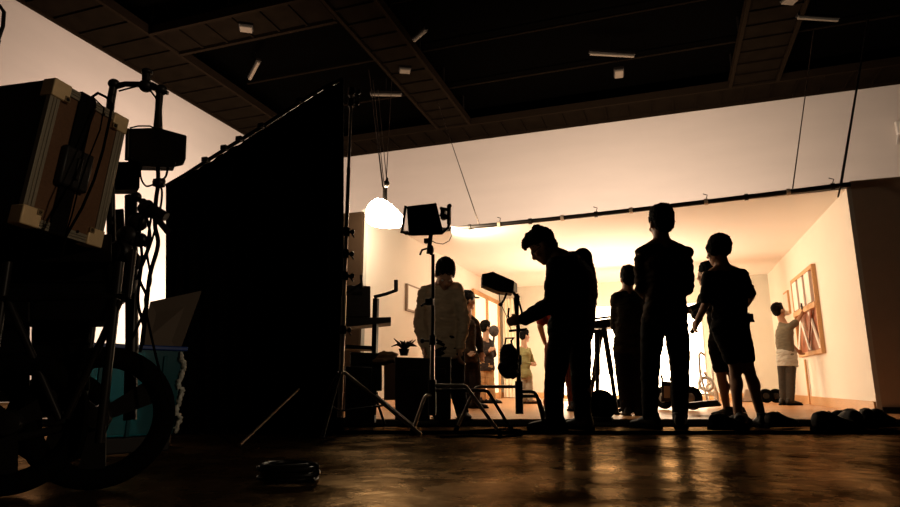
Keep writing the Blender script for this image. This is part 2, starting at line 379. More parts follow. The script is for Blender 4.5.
# lantern
lc = J(386, 216, 7.4)
t = thing('lantern', lc-V((0,0,.16)), 'glowing white soft lantern hanging near the left end of the set', 'lamp')
rt = rotz_to((W(.95,-.15,0)+V((0,0,-.45))))
B().rings([[lc+rt@V((r*math.cos(k*math.pi/12)*.82, r*math.sin(k*math.pi/12)*.82, h*.82)) for k in range(24)] for r, h in ((.02,-.3),(.13,-.285),(.2,-.23),(.225,-.14),(.2,0),(.15,.14),(.10,.25),(.02,.29))]).build('lit_shade', emis('lit_lantern', (1,.80,.56), 46), t)
top = J(385, 192, 7.4)
B().tube([top+V((0,0,-.18)), top+V((0,0,.06))], .03).build('lamp_cap', BLKM, t)
for k, (x, y, xx, yy) in enumerate(((384,190,369,100),(388,190,373,110),(387,186,392,108),(385,182,378,120))):
    e = G(xx, yy-30, ZC)
    wire(top+V((.02*k-.03, 0, .06)), e, .006 if k else .01, ['leftmost wire of the lantern', 'second wire from the left of the lantern', 'rightmost wire of the lantern', 'third wire from the left of the lantern'][k], 'wires carrying the lantern')
tag(B().ell(J(386.5,184,7.35), (.04,.04,.05)).ell(J(387,181,7.35), (.02,.02,.05)).build('wire_clamp', CHR), 'small shiny clamp on the wires above the lantern', 'clamp')

def area(name, loc, target, sx, sy, pw, col=(1,.80,.6)):
    l = bpy.data.lights.new(name, 'AREA'); l.shape = 'RECTANGLE'; l.size = sx; l.size_y = sy; l.energy = pw; l.color = col
    o = bpy.data.objects.new(name, l); C.objects.link(o); o.location = loc; o.rotation_euler = (V(target)-V(loc)).to_track_quat('-Z', 'Y').to_euler(); return o
area('back_wall_light', (-1.2, 12.5, 3.2), (-1, 17.5, 5.0), 7, .6, 500, (1,.75,.57))
area('left_wall_light', (-8.2, 10.0, 3.0), (-11.8, 11.5, 5.2), 1, 5, 330, (1,.73,.58))
area('left_floor_light', (-9.2, 13.5, 1.2), (-11.8, 13.8, 1.6), 1, 2, 260, (1,.86,.66))
area('set_up_light', (-1.0, 11.4, .9), (-1.2, 11.4, 3), 2.6, 1.6, 70, (1,.80,.60))
area('set_key_light', (-2.9, 8.4, 2.5), (2.2, 10.4, 1.3), .5, .5, 110, (1,.79,.54))

sp = bpy.data.lights.new('case_fill_spot', 'SPOT'); sp.energy = 200; sp.color = (1,.78,.55); sp.spot_size = R(30); sp.spot_blend = .6; sp.shadow_soft_size = .12  # unseen spot added out of frame to brighten the flight case and cart
so_ = bpy.data.objects.new('case_fill_spot', sp); C.objects.link(so_); so_.location = W(5.2, -.6, 2.6); so_.rotation_euler = (W(-1.3, 2.3, .95)-so_.location).to_track_quat('-Z', 'Y').to_euler()
# ================================================================ PEOPLE
def limb(b, pts, rad, n=14):
    pts = [V(p) for p in pts]
    for i in range(len(pts)-1):
        b.tube([pts[i], pts[i]*.5+pts[i+1]*.5, pts[i+1]], [rad[i], (rad[i]+rad[i+1])/2*1.03, rad[i+1]], n)
    for p, r in zip(pts, rad): b.ell(p, (r,r,r), n=12, m=8)
def loft(b, secs, n=24):
    # secs: centre, right vec, fwd vec, w, d
    b.rings([[c + r*(w*math.copysign(abs(math.cos(t))**.85, math.cos(t))) + f*(d*math.copysign(abs(math.sin(t))**.85, math.sin(t))) for t in (2*math.pi*k/n for k in range(n))] for c, r, f, w, d in secs])
def hand(b, wr, d, side, palm, s, curl=.5):
    # d along hand, side = thumb direction, palm = direction the palm faces
    d = d.normalized(); side = (side-d*side.dot(d)).normalized(); pn = d.cross(side); pn = pn if pn.dot(palm) > 0 else -pn
    for k in range(4):
        o = side*((1.5-k)*.020*s)
        k0 = wr+d*.085*s+o; L = (.040,.046,.042,.032)[k]*s; c = curl
        b.tube([wr+d*.01*s+o*.75, k0], [.013*s, .0115*s], 8)
        d1 = (d*math.cos(c)+pn*math.sin(c)); d2 = (d*math.cos(2*c)+pn*math.sin(2*c)); d3 = (d*math.cos(2.8*c)+pn*math.sin(2.8*c))
        a = k0+d1*L; e = a+d2*L*.65; g = e+d3*L*.5
        b.tube([k0, a, e, g], [.0105*s, .0098*s, .009*s, .0078*s], 8); b.ell(g, (.0078*s,)*3, n=8, m=6); b.ell(k0, (.0115*s,)*3, n=8, m=6)
    b.tube([wr+side*.012*s+d*.02*s, wr+side*.045*s+d*.05*s+pn*.008*s, wr+side*.058*s+d*.085*s+pn*.02*s], [.015*s, .012*s, .009*s], 8)
    b.ell(wr+side*.058*s+d*.085*s+pn*.02*s, (.009*s,)*3, n=8, m=6)
    b.ell(wr+d*.045*s, (.03*s,.014*s,.045*s), M((side, pn, d)).transposed(), 12, 8)
def shoe_geo(az_dir, ankle, s, zf, collar=True):
    f = V(az_dir).normalized(); r = V((f.y, -f.x, 0)); rt = M((r, f, V((0,0,1)))).transposed(); o = V((ankle.x, ankle.y, zf))
    up = B(); secs = []
    for t, w, h, z in ((-.085,.022,.055,.012),(-.07,.036,.09,.006),(-.02,.042,.10,.004),(.04,.042,.085,.004),(.09,.048,.062,.005),(.14,.048,.05,.007),(.175,.036,.040,.012),(.19,.015,.028,.018)):
        secs.append([o + rt@V((w*s*math.cos(a), t*s, (z+.010+(h-z)*.5+(h-z)*.5*math.sin(a))*s)) for a in (2*math.pi*k/14 for k in range(14))])
    up.rings(secs)
    if collar: up.tube([o+V((0,0,.07*s))-f*.025*s, o+V((0,0,.115*s))-f*.03*s], [.042*s, .044*s], 14)
    so = B(); pts = []
    for t, w in ((-.095,.02),(-.08,.038),(-.02,.043),(.04,.042),(.1,.052),(.15,.05),(.18,.036),(.2,.012)): pts.append((t, w))
    poly = [(-w, t) for t, w in pts]+[(w, t) for t, w in pts[::-1]]
    so.prism([o+rt@V((x*s, y*s, .001)) for x, y in poly], (0,0,.022*s))
    la = B()
    for k in range(4):
        t = .02+.022*k; z = (.100-.013*k)
        la.tube([o+rt@V((-.025*s, t*s, (z-.006)*s)), o+rt@V((0, t*s, (z+.004)*s)), o+rt@V((.025*s, t*s, (z-.006)*s))], .0035*s, 6)
    return up, so, la

def person(name_lab, b0, head, neck, sh, el, wr, hip, kn, an, az, headaz=None, headpitch=0, s=1.0, zf=0.0,
           shirt=(.012,.01,.009), pants=(.01,.009,.008), sleeve='short', legs='long', hairc=None, hairtype='short', shoes=(.012,.010,.009),
           handdirs=None, toeaz=None, cap=None, build=1.0, waistpx=None, hem=None, curl=.5, extra=None, headroll=0, bagginess=1.0, vox=.011, barefoot=False, hidehem=0, disp=(.011,9), legk=1.0):
    P = lambda q: J(q[0], q[1], b0+(q[2] if len(q) > 2 else 0))
    H, Nk = P(head), P(neck); SH = [P(q) for q in sh]; EL = [P(q) for q in el]; WR = [P(q) for q in wr]; HP = [P(q) for q in hip]; KN = [P(q) for q in kn]; AN = [P(q) for q in an]
    for i in (0, 1): AN[i].z = max(AN[i].z, zf+.075*s); AN[i].z = zf+.085*s if not hem else AN[i].z
    base = (AN[0]+AN[1])/2; base.z = zf
    t = thing('person', base, name_lab, 'person')
    fw = azv(az); pel = (HP[0]+HP[1])/2; shc = (SH[0]+SH[1])/2
    rvS = (SH[1]-SH[0]); rvS = (rvS).normalized(); up = (shc-pel).normalized(); rvS = (rvS-up*rvS.dot(up)).normalized()
    rv = V((fw.y, -fw.x, 0)); rv = (rv-up*rv.dot(up)).normalized(); rv = (rv*1.2+rvS).normalized() if rvS.dot(rv) > 0 else rv
    f = up.cross(rv).normalized(); f = f if f.dot(fw) > 0 else -f
    k = s*build
    def torso(b, g, lo, hi):
        sw = max(.155*k, (SH[1]-SH[0]).length/2*1.0)
        table = ((-.12,.150,.105),(-.02,.165,.115),(.10,.160,.110),(.25,.145,.102),(.45,.150,.110),(.62,.90,.118),(.78,.96,.112),(.89,.93,.098),(.97,.74,.082),(1.04,.50,.070),(1.10,.34,.058))
        secs = []
        for h, w, d in table:
            if lo <= h <= hi:
                ww = w*k if h < .6 else w*sw
                bow = -f*(.03*math.sin(math.pi*min(max(h,0),1)))*s
                secs.append((pel+(shc-pel)*h+bow, rv, f, ww+g, d*k+g))
        loft(b, secs)
    # body: one skin
    b = B(); torso(b, 0, -.05, 1.11)
    s0_ = s; s = s*1.13
    limb(b, [shc+up*.0, Nk+(H-Nk)*.25, H-(H-Nk).normalized()*.045*s], [.07*s0_, .062*s0_, .058*s0_])
    for i in (0, 1): limb(b, [Nk-up*.02*s, SH[i]-up*.005*s], [.052*s0_, .052*s0_])
    ha = azv(az if headaz is None else headaz); hp = R(headpitch)
    hf = (ha*math.cos(hp)+V((0,0,1))*math.sin(hp)); hr = V((ha.y, -ha.x, 0)); hu = hr.cross(hf)
    if headroll: q = M.Rotation(R(headroll), 3, hf); hr = q@hr; hu = q@hu
    hm = M((hr, hf, hu)).transposed(); hs_ = s; hh = lambda x, y, z: H+hm@(V((x, y, z))*hs_)
    b.ell(hh(0,-.012,.035), (.074*s,.094*s,.088*s), hm, 20, 14)
    b.ell(hh(0,.022,-.030), (.060*s,.066*s,.085*s), hm, 18, 12)
    b.ell(hh(0,.060,-.092), (.026*s,.024*s,.024*s), hm)
    b.ell(hh(0,.075,.018), (.050*s,.018*s,.012*s), hm)
    b.tube([hh(0,.082,.012), hh(0,.104,-.028)], [.009*s,.014*s], 8); b.ell(hh(0,.101,-.030), (.015*s,.013*s,.011*s), hm)
    b.ell(hh(0,.084,-.058), (.022*s,.011*s,.006*s), hm); b.ell(hh(0,.083,-.068), (.019*s,.011*s,.006*s), hm)
    for x in (-1, 1):
        b.ell(hh(.076*x,-.005,-.008), (.011*s,.020*s,.032*s), hm); b.ell(hh(.045*x,.062,-.025), (.02*s,.02*s,.02*s), hm)
    s = s0_
    for i in (0, 1):
        limb(b, [SH[i]-up*.01*s, EL[i], WR[i]], [.052*k, .040*k, .028*s])
        hd = (WR[i]-EL[i]).normalized() if not (handdirs and handdirs[i]) else azv(handdirs[i][0])*math.cos(R(handdirs[i][1]))+V((0,0,math.sin(R(handdirs[i][1]))))
        inward = rv if i == 0 else -rv
        thumb = f*.8+V((0,0,.5)) if abs(hd.z) > .5 else V((0,0,1))
        hand(b, WR[i]-hd*.01, hd, thumb, inward, s, curl)
        limb(b, [HP[i], KN[i], AN[i]], [.085*k*legk, .056*k*legk, .038*s])
        cf = KN[i]*.65+AN[i]*.35; dd = (AN[i]-KN[i]).normalized()
        b.ell(cf-fw*.014, (.050*k,.055*k,.10*k), rotz_to(dd), 14, 10)
        ta = azv((toeaz[i] if toeaz else az)); fr = M((V((ta.y,-ta.x,0)), ta, V((0,0,1)))).transposed()
        b.ell(V((AN[i].x, AN[i].y, zf+.045*s))+ta*.05*s, (.035*s,.11*s,.032*s), fr)
    body = b.build('body', SKIN, t, remesh=vox, sm=3)
    s = s*1.13
    for x in (-1, 1):
        B().ell(hh(.030*x,.078,.0), (.011*s,.009*s,.009*s), hm, 10, 8).build('eye', EYE, t)
    # hair
    hb = B()
    if hairtype != 'none':
        hb.ell(hh(0,-.022,.052), (.084*s,.100*s,.096*s), hm, 20, 14)
        if hairtype == 'bowl':
            hb.ell(hh(0,-.008,.036), (.088*s,.104*s,.072*s), hm, 20, 14)
            hb.ell(hh(0,-.045,.01), (.078*s,.062*s,.066*s), hm, 20, 14)
            for x in (-1,1): hb.ell(hh(.07*x,.0,.0), (.024*s,.05*s,.055*s), hm)
        elif hairtype == 'quiff':
            hb.ell(hh(0,-.055,-.005), (.070*s,.050*s,.075*s), hm)
            for x, y, z, r in ((0,.075,.105,.030),(.03,.085,.09,.026),(-.03,.085,.09,.026),(0,.100,.085,.022),(-.015,.112,.075,.013),(.02,.105,.07,.015),(0,.03,.12,.035),(.03,.0,.12,.04),(-.03,-.04,.12,.04)): hb.ell(hh(x,y,z), (r*s,)*3)
        elif hairtype == 'tuft':
            hb.ell(hh(0,-.05,.0), (.075*s,.058*s,.078*s), hm)
            for kk in range(10):
                a = kk*2.4; hb.ell(hh(.05*math.cos(a), -.01+.06*math.sin(a), .10+.012*math.sin(kk*5)), (.026*s,)*3)
        else:
            hb.ell(hh(0,-.052,.0), (.076*s,.058*s,.080*s), hm)
            for x in (-1,1): hb.ell(hh(.066*x,.0,.035), (.018*s,.045*s,.04*s), hm); hb.ell(hh(.026*x,-.005,.078), (.050*s,.080*s,.066*s), hm)
        hb.build('hair', hairc or HAIR, t, remesh=.007, disp=(.008, 60), sm=2)
    if cap:
        cb = B(); cb.ell(hh(0,-.01,.055), (.088*s,.105*s,.082*s), hm, 20, 14)
        if cap == 'brim': cb.prism([hh(.07*math.cos(a), .07+.10*math.sin(a), .045) for a in [math.pi*i/10 for i in range(11)]], hm@V((0,0,.012*s)))
        cb.build('cap', BLK, t, remesh=.007, sm=1)
    s = s0_
    # clothes
    sm_ = mat('shirt_%02d_%02d_%02d' % tuple(int(c*99) for c in shirt), shirt, .9, var=.25, scale=14, bump=.2, spec=.05)
    pm_ = mat('trouser_%02d_%02d_%02d' % tuple(int(c*99) for c in pants), pants, .9, var=.2, scale=18, bump=.2, spec=.05)
    b = B(); torso(b, .018*bagginess, -.12 if not hidehem else -.02, 1.04)
    for i in (0, 1):
        e = EL[i]; s0 = SH[i]-up*.012*s
        if sleeve == 'short': m = SH[i].lerp(EL[i], .80); limb(b, [s0, m], [.066*k*bagginess, .064*k*bagginess])
        else: limb(b, [s0, e, EL[i].lerp(WR[i], .93)], [.066*k*bagginess, .055*k*bagginess, .040*k*bagginess])
        limb(b, [Nk-up*.045*s, s0], [.060*s, .062*k])
    b.build('shirt' if sleeve == 'short' else 'jacket', sm_, t, remesh=vox, disp=disp, sm=3)
    b = B(); torso(b, .014, -.12, .25)
    for i in (0, 1):
        if legs == 'short':
            m = HP[i].lerp(KN[i], .78); limb(b, [HP[i], m], [.092*k, .080*k*bagginess])
        else:
            limb(b, [HP[i], KN[i], AN[i]+V((0,0,.01))], [.098*k*legk, .076*k*bagginess*legk, .062*k*bagginess*legk])
    b.build('shorts' if legs == 'short' else 'trousers', pm_, t, remesh=vox, disp=(disp[0]*.65, disp[1]*.8), sm=3)
    shm = mat('shoe_%02d' % int(shoes[0]*999), shoes, .6, spec=.2)
    if not barefoot:
        for i in (0, 1):
            up_, so, la = shoe_geo(azv(toeaz[i] if toeaz else az), AN[i], s*1.08, zf)
            o = up_.build('shoe', shm, t, remesh=.008, sm=2); so.build('sole', RUB, o); la.build('laces', BLK, o)
    return dict(t=t, H=H, WR=WR, EL=EL, SH=SH, HP=HP, f=f, rv=rv, up=up, AN=AN)

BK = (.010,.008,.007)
# P7 tall man in the middle
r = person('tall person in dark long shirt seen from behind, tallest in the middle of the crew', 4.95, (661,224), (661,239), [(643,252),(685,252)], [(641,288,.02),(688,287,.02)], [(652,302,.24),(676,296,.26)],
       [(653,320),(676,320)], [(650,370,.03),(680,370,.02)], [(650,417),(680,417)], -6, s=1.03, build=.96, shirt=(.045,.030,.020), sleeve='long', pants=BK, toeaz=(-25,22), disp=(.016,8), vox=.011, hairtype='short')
# P9 man in shorts with bowl haircut
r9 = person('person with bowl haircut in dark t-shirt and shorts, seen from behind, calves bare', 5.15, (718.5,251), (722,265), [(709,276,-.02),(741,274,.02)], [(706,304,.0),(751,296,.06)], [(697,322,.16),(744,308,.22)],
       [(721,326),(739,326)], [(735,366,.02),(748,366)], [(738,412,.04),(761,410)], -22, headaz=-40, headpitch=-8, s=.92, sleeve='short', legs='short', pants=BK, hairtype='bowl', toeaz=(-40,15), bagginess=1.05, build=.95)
# P8 behind him
r8 = person('dark haired person half hidden behind the one in shorts, arm reaching left', 6.5, (707,275), (712,289), [(704,296,-.02),(730,297)], [(700,312,-.1),(736,325)], [(690,311,-.15),(728,340,.2)],
       [(716,345),(732,345)], [(721,374),(733,375)], [(727,408),(738,411)], -30, headaz=-40, s=.92, sleeve='long', legs='short', hairtype='tuft')
# P6 left of the tall man
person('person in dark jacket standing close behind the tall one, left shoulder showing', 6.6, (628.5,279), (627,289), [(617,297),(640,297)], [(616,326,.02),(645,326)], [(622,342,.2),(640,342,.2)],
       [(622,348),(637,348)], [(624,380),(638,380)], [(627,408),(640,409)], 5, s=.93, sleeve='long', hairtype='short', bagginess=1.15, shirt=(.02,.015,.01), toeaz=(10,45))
# P5 man bending over the monitor
r5 = person('large person with glasses bending over the small monitor, seen from the side', 4.8, (543,247), (557,255), [(557,266,-.16),(582,257,.16)], [(553,303,-.16),(590,294,.14)], [(523,320,-.06),(574,322,.22)],
       [(562,330,-.09),(579,330,.09)], [(555,376,-.08),(581,376,.06)], [(554,420,-.06),(583,420,.06)], -55, headaz=-80, headpitch=-36, s=1.0, build=1.22, legk=.80, sleeve='long', hairtype='quiff', toeaz=(-60,-30), handdirs=[(-95,-8),None], bagginess=1.08, curl=.7)
h = r5['H']
gl = B(); hf = azv(-80)*math.cos(R(-36))+V((0,0,math.sin(R(-36)))); hr = V((azv(-80).y, -azv(-80).x, 0)); hu = hr.cross(hf)
for x in (-1, 1):
    gl.torus(h+hf*.104+hr*.033*x, .022, .0025, hf, 20, 6); gl.tube([h+hf*.104+hr*.055*x, h+hf*.01+hr*.08*x], .0025, 6)
gl.tube([h+hf*.106-hr*.012, h+hf*.106+hr*.012], .0025, 6)
gl.build('glasses', BLK, r5['t'])
# P1 man in beige T-shirt behind the panel light
person('person in beige shirt bowing the head, behind the panel light stand', 6.0, (445,274.5,-.12), (442,283), [(425,291,.05),(457,288,-.02)], [(419,322,.05),(464,322,-.05)], [(424,349,-.1),(460,350,-.15)],
       [(433,352),(454,352)], [(436,384,.05),(456,384)], [(437,416,.1),(462,415)], 165, headaz=170, headpitch=-48, s=1.03, build=1.05, shirt=(.5,.38,.25), sleeve='long', pants=BK, hairtype='short', disp=(.016,9))
# P2 man with cap
person('person in black cap and patterned dark jacket beside the beige shirt', 8.4, (468,301), (467,313), [(459,322,-.08),(474,322,.08)], [(457,343,-.08),(479,342,.1)], [(468,352,-.2),(481,352,.0)],
       [(463,358),(473,358)], [(463,382),(475,382)], [(463,403),(475,404)], 65, s=.93, sleeve='long', pants=(.015,.01,.008), cap='brim', hairtype='short', zf=.02, shirt=(.03,.02,.013), bagginess=1.2, shoes=(.02,.015,.01))
# P3
r3 = person('person in dark jacket and tan trousers, farther back beside the left wall', 10.6, (486,328), (486,337), [(481,343,-.05),(491,343,.05)], [(480,357,-.05),(494,355,.1)], [(489,351,-.2),(494,348,.1)],
       [(483,368),(489,368)], [(482,386),(491,386)], [(483,401),(493,401)], 60, s=.84, sleeve='long', shirt=(.03,.022,.02), pants=(.42,.25,.12), hairtype='short', zf=.02)
tag(B().ell(J(494,331,10.5), (.085,.085,.10)).tube([J(494,336,10.5), J(493,347,10.5)], .018).build('furry_microphone', mat('grey_fur', (.05,.04,.035), .95, bump=1, scale=60)), 'round dark furry microphone held by the person in tan trousers', 'microphone')
# P4
person('short person in olive jacket and grey trousers at the back of the set', 10.4, (525,336), (524,345), [(520,350,-.05),(528,350,.05)], [(519,362,-.1),(531,360,.08)], [(530,364,-.1),(533,362,.1)],
       [(521,375),(528,375)], [(522,389),(529,389)], [(523,402),(530,402)], 70, s=.76, sleeve='long', shirt=(.22,.20,.09), pants=(.30,.26,.20), hairtype='short', zf=.02, shoes=(.1,.06,.04), bagginess=1.15)
# P11
person('person in dark red shirt mostly hidden behind the large bending one', 7.6, (562,285), (560,298), [(546,306),(575,306)], [(540,326,-.05),(582,326)], [(545,343,.1),(576,344,.1)],
       [(552,349),(570,349)], [(551,378),(571,378)], [(548,401),(573,402)], 0, s=.96, sleeve='short', shirt=(.20,.02,.012), pants=(.10,.03,.02), hairtype='short', zf=.02)
# P10
r10 = person('person in grey shirt reaching up to the window on the right wall', 9.7, (779,311), (782,321), [(781,327,.1),(789,327,-.1)], [(789,342,.15),(797,322,-.1)], [(797,350,.12),(803,312,.0)],
       [(782,356,.04),(791,356,-.04)], [(783,380,.05),(791,380,-.04)], [(784,402,.05),(791,402,-.03)], 55, headaz=80, headpitch=12, s=.86, build=.92, sleeve='short', shirt=(.16,.14,.10), pants=(.055,.045,.035), hairtype='tuft', zf=.02, shoes=(.02,.016,.012), toeaz=(75,85), bagginess=1.1, disp=(.007,9))
b = B(); p = (r10['HP'][0]+r10['HP'][1])/2
loft(b, [(p+V((0,0,z)), r10['rv'], r10['f'], w*.85, d*.85) for z, w, d in ((-.16,.17,.15),(-.05,.18,.16),(.06,.175,.15),(.12,.155,.13))])
b.ell(p+r10['f']*.16+V((0,0,.08)), (.05,.04,.04)); b.build('tied_shirt', mat('pale_cloth', (.42,.40,.34), .9, bump=.3), r10['t'], remesh=.011, disp=(.02,9))
B().box(r10['H']+azv(80)*.09-V((0,0,.03)), (.13,.10,.085), M((V((azv(60).y,-azv(60).x,0)), azv(60), V((0,0,1)))).transposed()).build('face_mask', WHT, r10['t'], bevel=.03)
tl = r10['WR'][1]+V((0,0,.09))
tag(B().tube([tl-azv(60)*.02, tl+azv(60)*.16+V((0,0,.05))], .022).box(tl+V((0,0,.0)), (.04,.04,.10)).build('drill', BLK, bevel=.004), 'small black hand tool held up at the window', 'tool')

# ================================================================ EQUIPMENT
def cstand(px, b0, h, azs, lab, rb=.1, rl=.36, bh=.26, m=BLKM, chrome_to=None, zf=0):
    p = GB(px, b0, zf)
    t = thing('light_stand', p, lab, 'stand', 'metal light stands')
    B().tube([p+V((0,0,.14)), p+V((0,0,h*.5))], .0175).build('lower_pole', CHR if chrome_to else m, t)
    B().tube([p+V((0,0,h*.5)), p+V((0,0,h))], .0135).build('upper_pole', m, t)
    B().tube([p+V((0,0,h*.5-.03)), p+V((0,0,h*.5+.04))], .026).tube([p+V((0,0,h*.5))-azv(90)*.02, p+V((0,0,h*.5))-azv(90)*.07], .007).ell(p+V((0,0,h*.5))-azv(90)*.075, (.018,.018,.018)).build('collar', BLK, t)
    B().tube([p+V((0,0,.12)), p+V((0,0,bh+.04))], .03).build('hub', BLKM, t)
    for i, (az, rbend, rend) in enumerate(azs):
        d = azv(az); z = bh-.035*i
        B().tube([p+V((0,0,z)), p+d*(rbend-.03)+V((0,0,z)), p+d*(rbend)+V((0,0,z-.008)), p+d*(rbend+.02)+V((0,0,z-.035)), p+d*rend+V((0,0,.012))], .0125).build('leg', CHR if i != 1 else m, t)
        B().tube([p+d*(rend-.014)+V((0,0,.04)), p+d*(rend+.006)+V((0,0,.0))], .018).build('foot', RUB, t)
    return t, p
# stand of the panel light
t1, p1 = cstand(432, 4.55, 1.30, ((116,.27,.52),(92,.40,.57),(-150,.10,.26)), 'chrome-legged light stand carrying the black panel light', chrome_to=1, bh=.33)
# second stand with the monitor
t2, p2 = cstand(520, 4.75, 1.03, ((-98,.33,.48),(125,.13,.21),(72,.15,.24)), 'light stand with the small camera monitor in front of the bending person', bh=.32)
# panel light
b0 = 4.5
t = thing('panel_light', J(426,234,b0), 'black rectangular panel light in a yoke on the tall stand', 'light')
front = [J(406.5,206,b0), J(436.5,202.5,b0+.04), J(443.5,232,b0), J(409,233,b0-.05)]
nrm = (front[1]-front[0]).cross(front[3]-front[0]).normalized(); nrm = nrm if nrm.dot(azv(0)) > 0 else -nrm
b = B().hexa([*front, *[q+nrm*.05 for q in front]]); b.build('lamp_housing', BLK, t, bevel=.006)
c = sum(front, V())/4
B().hexa([*[c+(q-c)*.9+nrm*.05 for q in front], *[c+(q-c)*.9+nrm*.058 for q in front]]).build('diffuser', emis('panel_glow', (1,.82,.6), 5), t)
b = B()
for k in range(5): 
    f_ = (k+1)/6; b.tube([front[0].lerp(front[3], f_).lerp(front[1].lerp(front[2], f_), .12)-nrm*.004, front[0].lerp(front[3], f_).lerp(front[1].lerp(front[2], f_), .88)-nrm*.004], .004, 6)
b.build('cooling_fins', BLKM, t)
B().tube([J(405.5,206,b0), J(402.5,229,b0), J(401.5,232,b0-.01), J(412,234.5,b0-.03), J(427,234,b0-.03), J(442,233,b0-.02), J(448,228,b0), J(449.5,221,b0), J(449,208,b0)], .011, 10).build('yoke', BLKM, t)
B().tube([J(440,208,b0+.02), J(449,210,b0+.02)], .012).tube([J(440,214,b0+.02), J(449,218,b0+.02)], .018).box(J(443.5,214,b0+.03), (.035,.05,.09)).build('tilt_bracket', BLKM, t, bevel=.004)
B().box(J(449,215,b0), (.025,.04,.15)).ell(J(449.5,206,b0), (.018,.018,.018)).build('power_supply', BLK, t, bevel=.006)
B().tube([J(431,233,b0-.02), J(428.5,254,b0)], .017).box(J(428,241,b0-.01), (.05,.04,.035)).tube([J(429,248,b0), J(422,250,b0-.02), J(420,255,b0-.02)], .008).ell(J(431,250,b0), (.022,.022,.04)).build('mount', BLKM, t)
B().tube([J(450,228,b0), J(451.5,236,b0), J(449,241,b0), J(443,244,b0), J(436,243,b0), J(430,240,b0)], .0035, 6).build('power_cord', RUB, t)
# small clutter on the stand pole
tag(B().tube([J(428,300,4.5), J(431,303,4.5)], .03).box(J(430,302,4.48), (.06,.05,.045)).tube([J(426,303,4.47), J(421,306,4.44)], .009).build('pole_clamp', BLK, bevel=.003), 'black clamp halfway up the panel light stand', 'clamp')

# monitor on the second stand
b0 = 4.7
t = thing('monitor', J(505,295,b0), 'small hooded camera monitor tilted on its stand, facing the bending person', 'monitor')
f4 = [J(482,274,b0), J(493,271.5,b0), J(514.5,281,b0), J(513.5,293,b0), J(499,291.5,b0), J(482,284.5,b0)]
B().prism(f4, azv(0)*.17).build('monitor_housing', BLK, t, bevel=.004)
B().box(J(514,287,b0+.07), (.02,.14,.075)).build('screen_hood', BLKM, t)
B().tube([J(512,291,b0+.06), J(516,296,b0+.04), J(519,300,b0+.05)], .012).ell(J(517,297,b0+.05), (.024,.024,.02)).build('ball_mount', BLKM, t)
B().tube([J(507,292,b0+.05), J(504,300,b0+.05), J(501,304,b0+.05)], .009).ell(J(500.5,304.5,b0+.05), (.018,.018,.016)).build('tilt_lever', BLK, t)
B().tube([J(499,292,b0+.05), J(500,302,b0+.05), J(506,315,b0+.03), J(509,325,b0+.03), J(512,332,b0+.03)], .0035, 6).tube([J(509,308,b0+.06), J(508,316,b0+.06), J(512,323,b0+.06)], .008).tube([J(518,298,b0+.05), J(521,309,b0+.06), J(522,313,b0+.05)], .008).build('cables', RUB, t)
B().tube([J(515.5,298,b0+.05), J(518.5,332,b0+.05)], .017).tube([J(509,331,b0+.05), J(527,329,b0+.05)], .010).build('monitor_bracket', BLKM, t)
# backpack hanging
b = B(); bc = J(509,361,4.68)
b.ell(bc+V((0,0,.03)), (.072,.06,.10), n=20, m=14); b.ell(bc-V((.005,0,.05)), (.080,.065,.08), n=20, m=14); b.ell(bc+V((-.02,0,.07)), (.045,.05,.06)); b.ell(bc+V((-.035,-.03,-.05)), (.045,.045,.055)); b.ell(bc+V((.03,-.02,-.09)), (.05,.05,.045))
bp = b.build('pouch_bag', mat('bag_nylon', (.012,.010,.009), .8, bump=.3), remesh=.009, disp=(.012,14))
tag(bp, 'black bag hanging on the monitor stand', 'bag')
ORG[bp.name] = bp.location.copy()
B().tube([bc+V((-.03,0,.12)), bc+V((-.02,0,.17)), J(514,338,4.7), bc+V((.02,0,.15)), bc+V((.03,0,.1))], .008, 8).build('strap', RUB, bp)

# tall pole with clamps at drape edge
t = thing('light_stand', GB(339, 4.3, 0), 'tallest black stand with clamps at the right edge of the black drape', 'stand', 'metal light stands')
pb_ = GB(339, 4.3, 0); hT = J(345, 92, 4.3).z
B().tube([pb_+V((0,0,.12)), pb_+V((0,0,.95))], .019).build('lower_pole', CHR, t)
B().tube([pb_+V((0,0,.95)), pb_+V((0,0,1.9))], .015).build('middle_pole', CHR, t)
B().tube([pb_+V((0,0,1.9)), V((pb_.x,pb_.y,hT))], .012).build('upper_pole', CHR, t)
for y, w in ((232,.01),(254,.012),(276,.018),(330,.01),(103,.015),(92,.02)):
    q = V((pb_.x, pb_.y, J(345,y,4.3).z))
    B().tube([q-V((0,0,.03)), q+V((0,0,.03))], .027).tube([q, q+azv(90)*(w+.03)], .010).ell(q+azv(90)*(w+.035), (.016,.016,.020)).tube([q+azv(90)*.03+V((0,0,.0)), q+azv(70)*.06-V((0,0,.035))], .006, 6).build('clamp', BLK, t)
for az, L in ((96,.56),(-60,.3),(190,.3)):
    d = azv(az); B().tube([pb_+V((0,0,.42))+d*.02, pb_+d*L+V((0,0,.01))], .012).build('leg', CHR if az == 96 else BLKM, t)
    B().tube([pb_+V((0,0,.16)), pb_+d*L*.55+V((0,0,.2))], .007, 8).build('leg_brace', BLKM, t)
# short tripod stand left of black cases
t = thing('light_stand', GB(372, 5.0, 0), 'short folded black stand in front of the equipment shelf', 'stand', 'metal light stands')
q = GB(374, 5.0, 0); B().tube([q+V((0,0,.1)), q+V((0,0,.42))], .015).build('pole', BLKM, t)
for az, L in ((110,.36),(-70,.34),(10,.3)): B().tube([q+V((0,0,.26)), q+azv(az)*L+V((0,0,.012))], .011).build('leg', CHR if az == 110 else BLKM, t)

